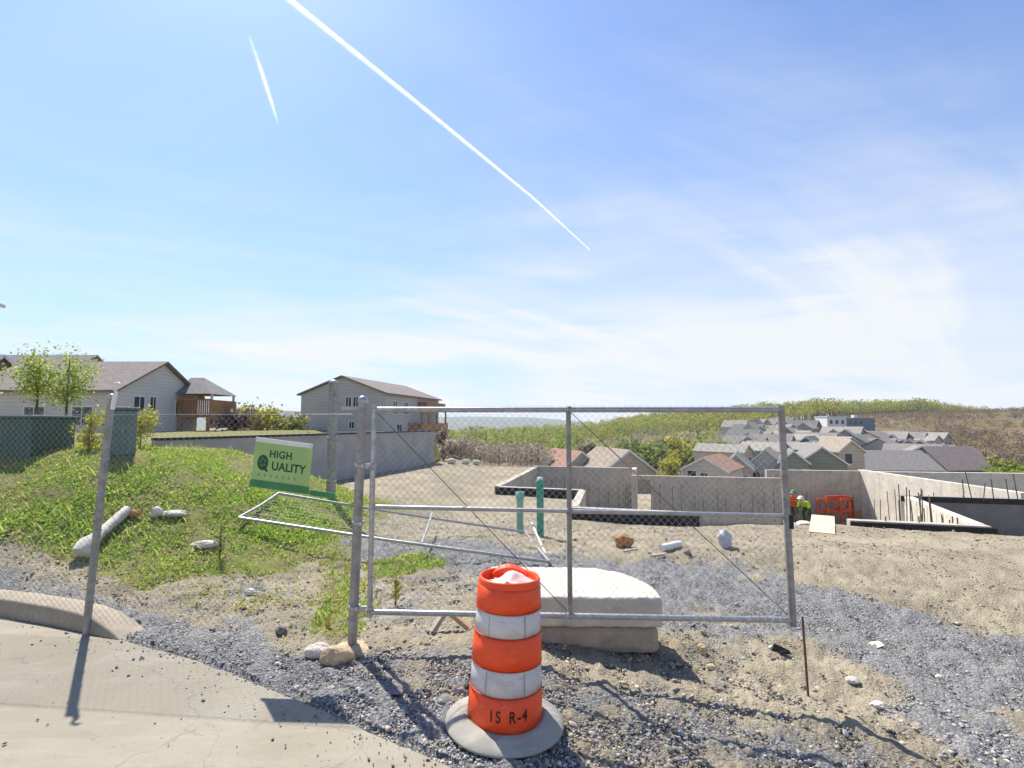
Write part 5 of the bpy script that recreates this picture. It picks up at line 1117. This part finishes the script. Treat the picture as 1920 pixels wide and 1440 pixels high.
def make_trees():
    g = np.random.default_rng(77)
    for (px, pt, d, rad, n, lab) in ((66, 655, 17, 0.85, 1900, 'young spring tree left of its twin behind the green cabinet'), (122, 650, 17.5, .8, 2000, 'young spring tree right of its twin behind the green cabinet')):
        c = at(px, 790, d); z = h1(c.x, d); tree(lab, (c.x, d, z), at(px, pt, d).z - z, rad, 'pale', n, g, .38, .066, tr=.04)
    def bush(label, px, py, d, Hpx, rad, pal, n, size=.042): 
        c = at(px, py, d); z = h1(c.x, d); H = max(.3, at(px, Hpx, d).z - z); return tree(label, (c.x, d, z), H, rad, pal, n, g, .05, size, 'shrub', 'shrub', tr=.012)
    bush('yellow leafed shrub right of the slim pedestal', 262, 850, 11.2, 774, .34, 'yellow', 1300)
    bush('yellow green shrub between the cabinet and the fence post', 165, 850, 10.3, 772, .24, 'yellow', 800)
    bush('thin yellow green shrub between fence post and pedestal', 203, 850, 10.9, 756, .18, 'yellow', 600)
    bush('olive shrub behind the slim pedestal', 238, 850, 12.2, 780, .4, 'olive', 500)
    bush('wispy weed stem on the bank left of the fallen gate frame', 412, 1030, 7.7, 975, .10, 'olive', 120, .03)
    bush('dry yellow tuft between gate and fallen frame', 742, 1092, 6.4, 1066, .09, 'yellow', 120, .03)
    bush('red brown shrub beside the deck', 436, 815, 40, 778, 1.3, 'brown', 700, .25); bush('yellow green shrub in the gap left of the second house', 474, 815, 44, 780, 1.8, 'yellow', 900, .28)
    bush('olive bush below the far houses in the left gap', 540, 815, 46, 794, 1.6, 'olive', 600, .28)
    bush('dark shrub at the right end of the long wall', 829, 880, 31, 800, .4, 'brown', 500, .12)
    bush('grey brown bush right of the long wall end', 850, 880, 33.5, 838, .8, 'brown', 600, .12)
    # trees standing among the houses beyond the foundations
    for i, (px, pb, pt, d, rad, pal, lab) in enumerate(((1055, 880, 826, 95, 3.2, 'spring', 'green tree behind the left basement wall'), (1255, 900, 856, 58, 1.0, 'yellow', 'yellow green tree between tan and red roofed houses'), (1215, 870, 832, 120, 3.0, 'spring', 'bright green tree above the tan gable'), (1275, 868, 826, 130, 3.0, 'yellow', 'tall yellow green tree above the middle wall'), (1315, 868, 826, 128, 3.5, 'spring', 'green tree right of the tall yellow green one'), (1350, 868, 824, 126, 3.4, 'spring', 'rounded green tree left of the terraces'), (1160, 870, 838, 140, 3.4, 'olive', 'olive tree left above the tan gable'), (1100, 862, 836, 150, 2.4, 'brown', 'bare brown tree left of the olive tree'), (1190, 850, 826, 170, 2.6, 'brown', 'bare grey tree on the far slope below the woods'), (1245, 848, 826, 175, 2.6, 'brown', 'second bare grey tree on the far slope below the woods'), (1898, 905, 868, 80, 2.2, 'spring', 'light green bush at the right end of the last house'), (1885, 912, 890, 70, 1.5, 'spring', 'low pale bush before the right end house'))):
        c = at(px, pb, d); zz = min(c.z, h1(c.x, d) + .5); tree(lab, (c.x, d, zz), at(px, pt, d).z - zz, rad, pal, 1100, g, .2, d * .0055, tr=.12)
make_trees()

# ================================================================ CONTRAILS AND HAZE
def make_contrail(label, pts, alt, widths, dens):
    P = []
    for px, py in pts: v = ray(px, py); k = (alt - CAMZ) / v.z; P.append(Vector((v.x * k, v.y * k, alt)))
    n = 90; V = []; tv = []; L0 = [P[0]]
    cum = [0]
    for a, b in zip(P[:-1], P[1:]): cum.append(cum[-1] + (b - a).length)
    prof = 13
    for i in range(n):
        s = cum[-1] * i / (n - 1); k = max(j for j in range(len(cum)) if cum[j] <= s + 1e-6); k = min(k, len(P) - 2); f = (s - cum[k]) / (cum[k + 1] - cum[k]); c = P[k].lerp(P[k + 1], f); t = (P[k + 1] - P[k]).normalized(); nr = Vector((-t.y, t.x, 0)).normalized()
        w = np.interp(i / (n - 1), np.linspace(0, 1, len(widths)), widths)
        dn = np.interp(i / (n - 1), np.linspace(0, 1, len(dens)), dens)
        for j in range(prof):
            u = j / (prof - 1) * 2 - 1; q = c + nr * (u * w) + Vector((0, 0, 1)) * (w * .35 * (1 - u * u)); V.append(tuple(q)); tv.append(dn * (1 - abs(u)) ** 1.7)
    F = [(i * prof + j, (i + 1) * prof + j, (i + 1) * prof + j + 1, i * prof + j + 1) for i in range(n - 1) for j in range(prof - 1)]
    t = NT('ice_trail'); a = t.attr('tint'); tr = t.N.new('ShaderNodeBsdfTranslucent'); tr.inputs[0].default_value = (.95, .95, .95, 1); df = t.N.new('ShaderNodeBsdfDiffuse'); df.inputs[0].default_value = (.95, .95, .95, 1)
    m1 = t.N.new('ShaderNodeMixShader'); m1.inputs[0].default_value = .18; t.L.new(tr.outputs[0], m1.inputs[1]); t.L.new(df.outputs[0], m1.inputs[2]); tp = t.N.new('ShaderNodeBsdfTransparent'); m2 = t.N.new('ShaderNodeMixShader')
    sep = t.N.new('ShaderNodeSeparateColor'); t.L.new(a.outputs['Color'], sep.inputs[0]); al = t.math('MULTIPLY', sep.outputs[0], t.rng(t.noise(.0045, 7, .7), .3, .62, .45, 1.0)); t.L.new(al, m2.inputs[0]); t.L.new(tp.outputs[0], m2.inputs[1]); t.L.new(m1.outputs[0], m2.inputs[2]); t.L.new(m2.outputs[0], t.out.inputs[0]); t.N.remove(t.b)
    o = link('contrail', np_mesh('contrail', np.array(V), np.array(F), t.m, np.repeat(np.array(tv)[:, None], 3, 1), True)); return tag(o, label, 'contrail')
make_contrail('long bright contrail crossing the sky from top centre to lower right', [(420, -110), (540, -2), (800, 208), (1000, 372), (1106, 469)], 9000, [120, 115, 105, 85, 62], [1.1, 1.1, 1.1, .85, .55])
make_contrail('short faint contrail at upper left of the sky', [(467, 68), (482, 110), (502, 170), (523, 238)], 9000, [55, 85, 85, 50], [.1, .8, .75, .03])

def make_haze():
    b = MB().box((0, 0, 22), (12400, 12400, 216)); me = b.mesh('haze', M['trim']); me.materials.clear()
    m = bpy.data.materials.new('hazy_air'); m.use_nodes = True; N = m.node_tree.nodes; N.remove(N['Principled BSDF']); v = N.new('ShaderNodeVolumePrincipled'); v.inputs['Color'].default_value = (.80, .88, 1.0, 1); v.inputs['Density'].default_value = HAZE; v.inputs['Anisotropy'].default_value = .2
    m.node_tree.links.new(v.outputs[0], N['Material Output'].inputs['Volume']); me.materials.append(m)
    tag(link('haze', me), kind='stuff')
HAZE = 0.00012
make_haze()
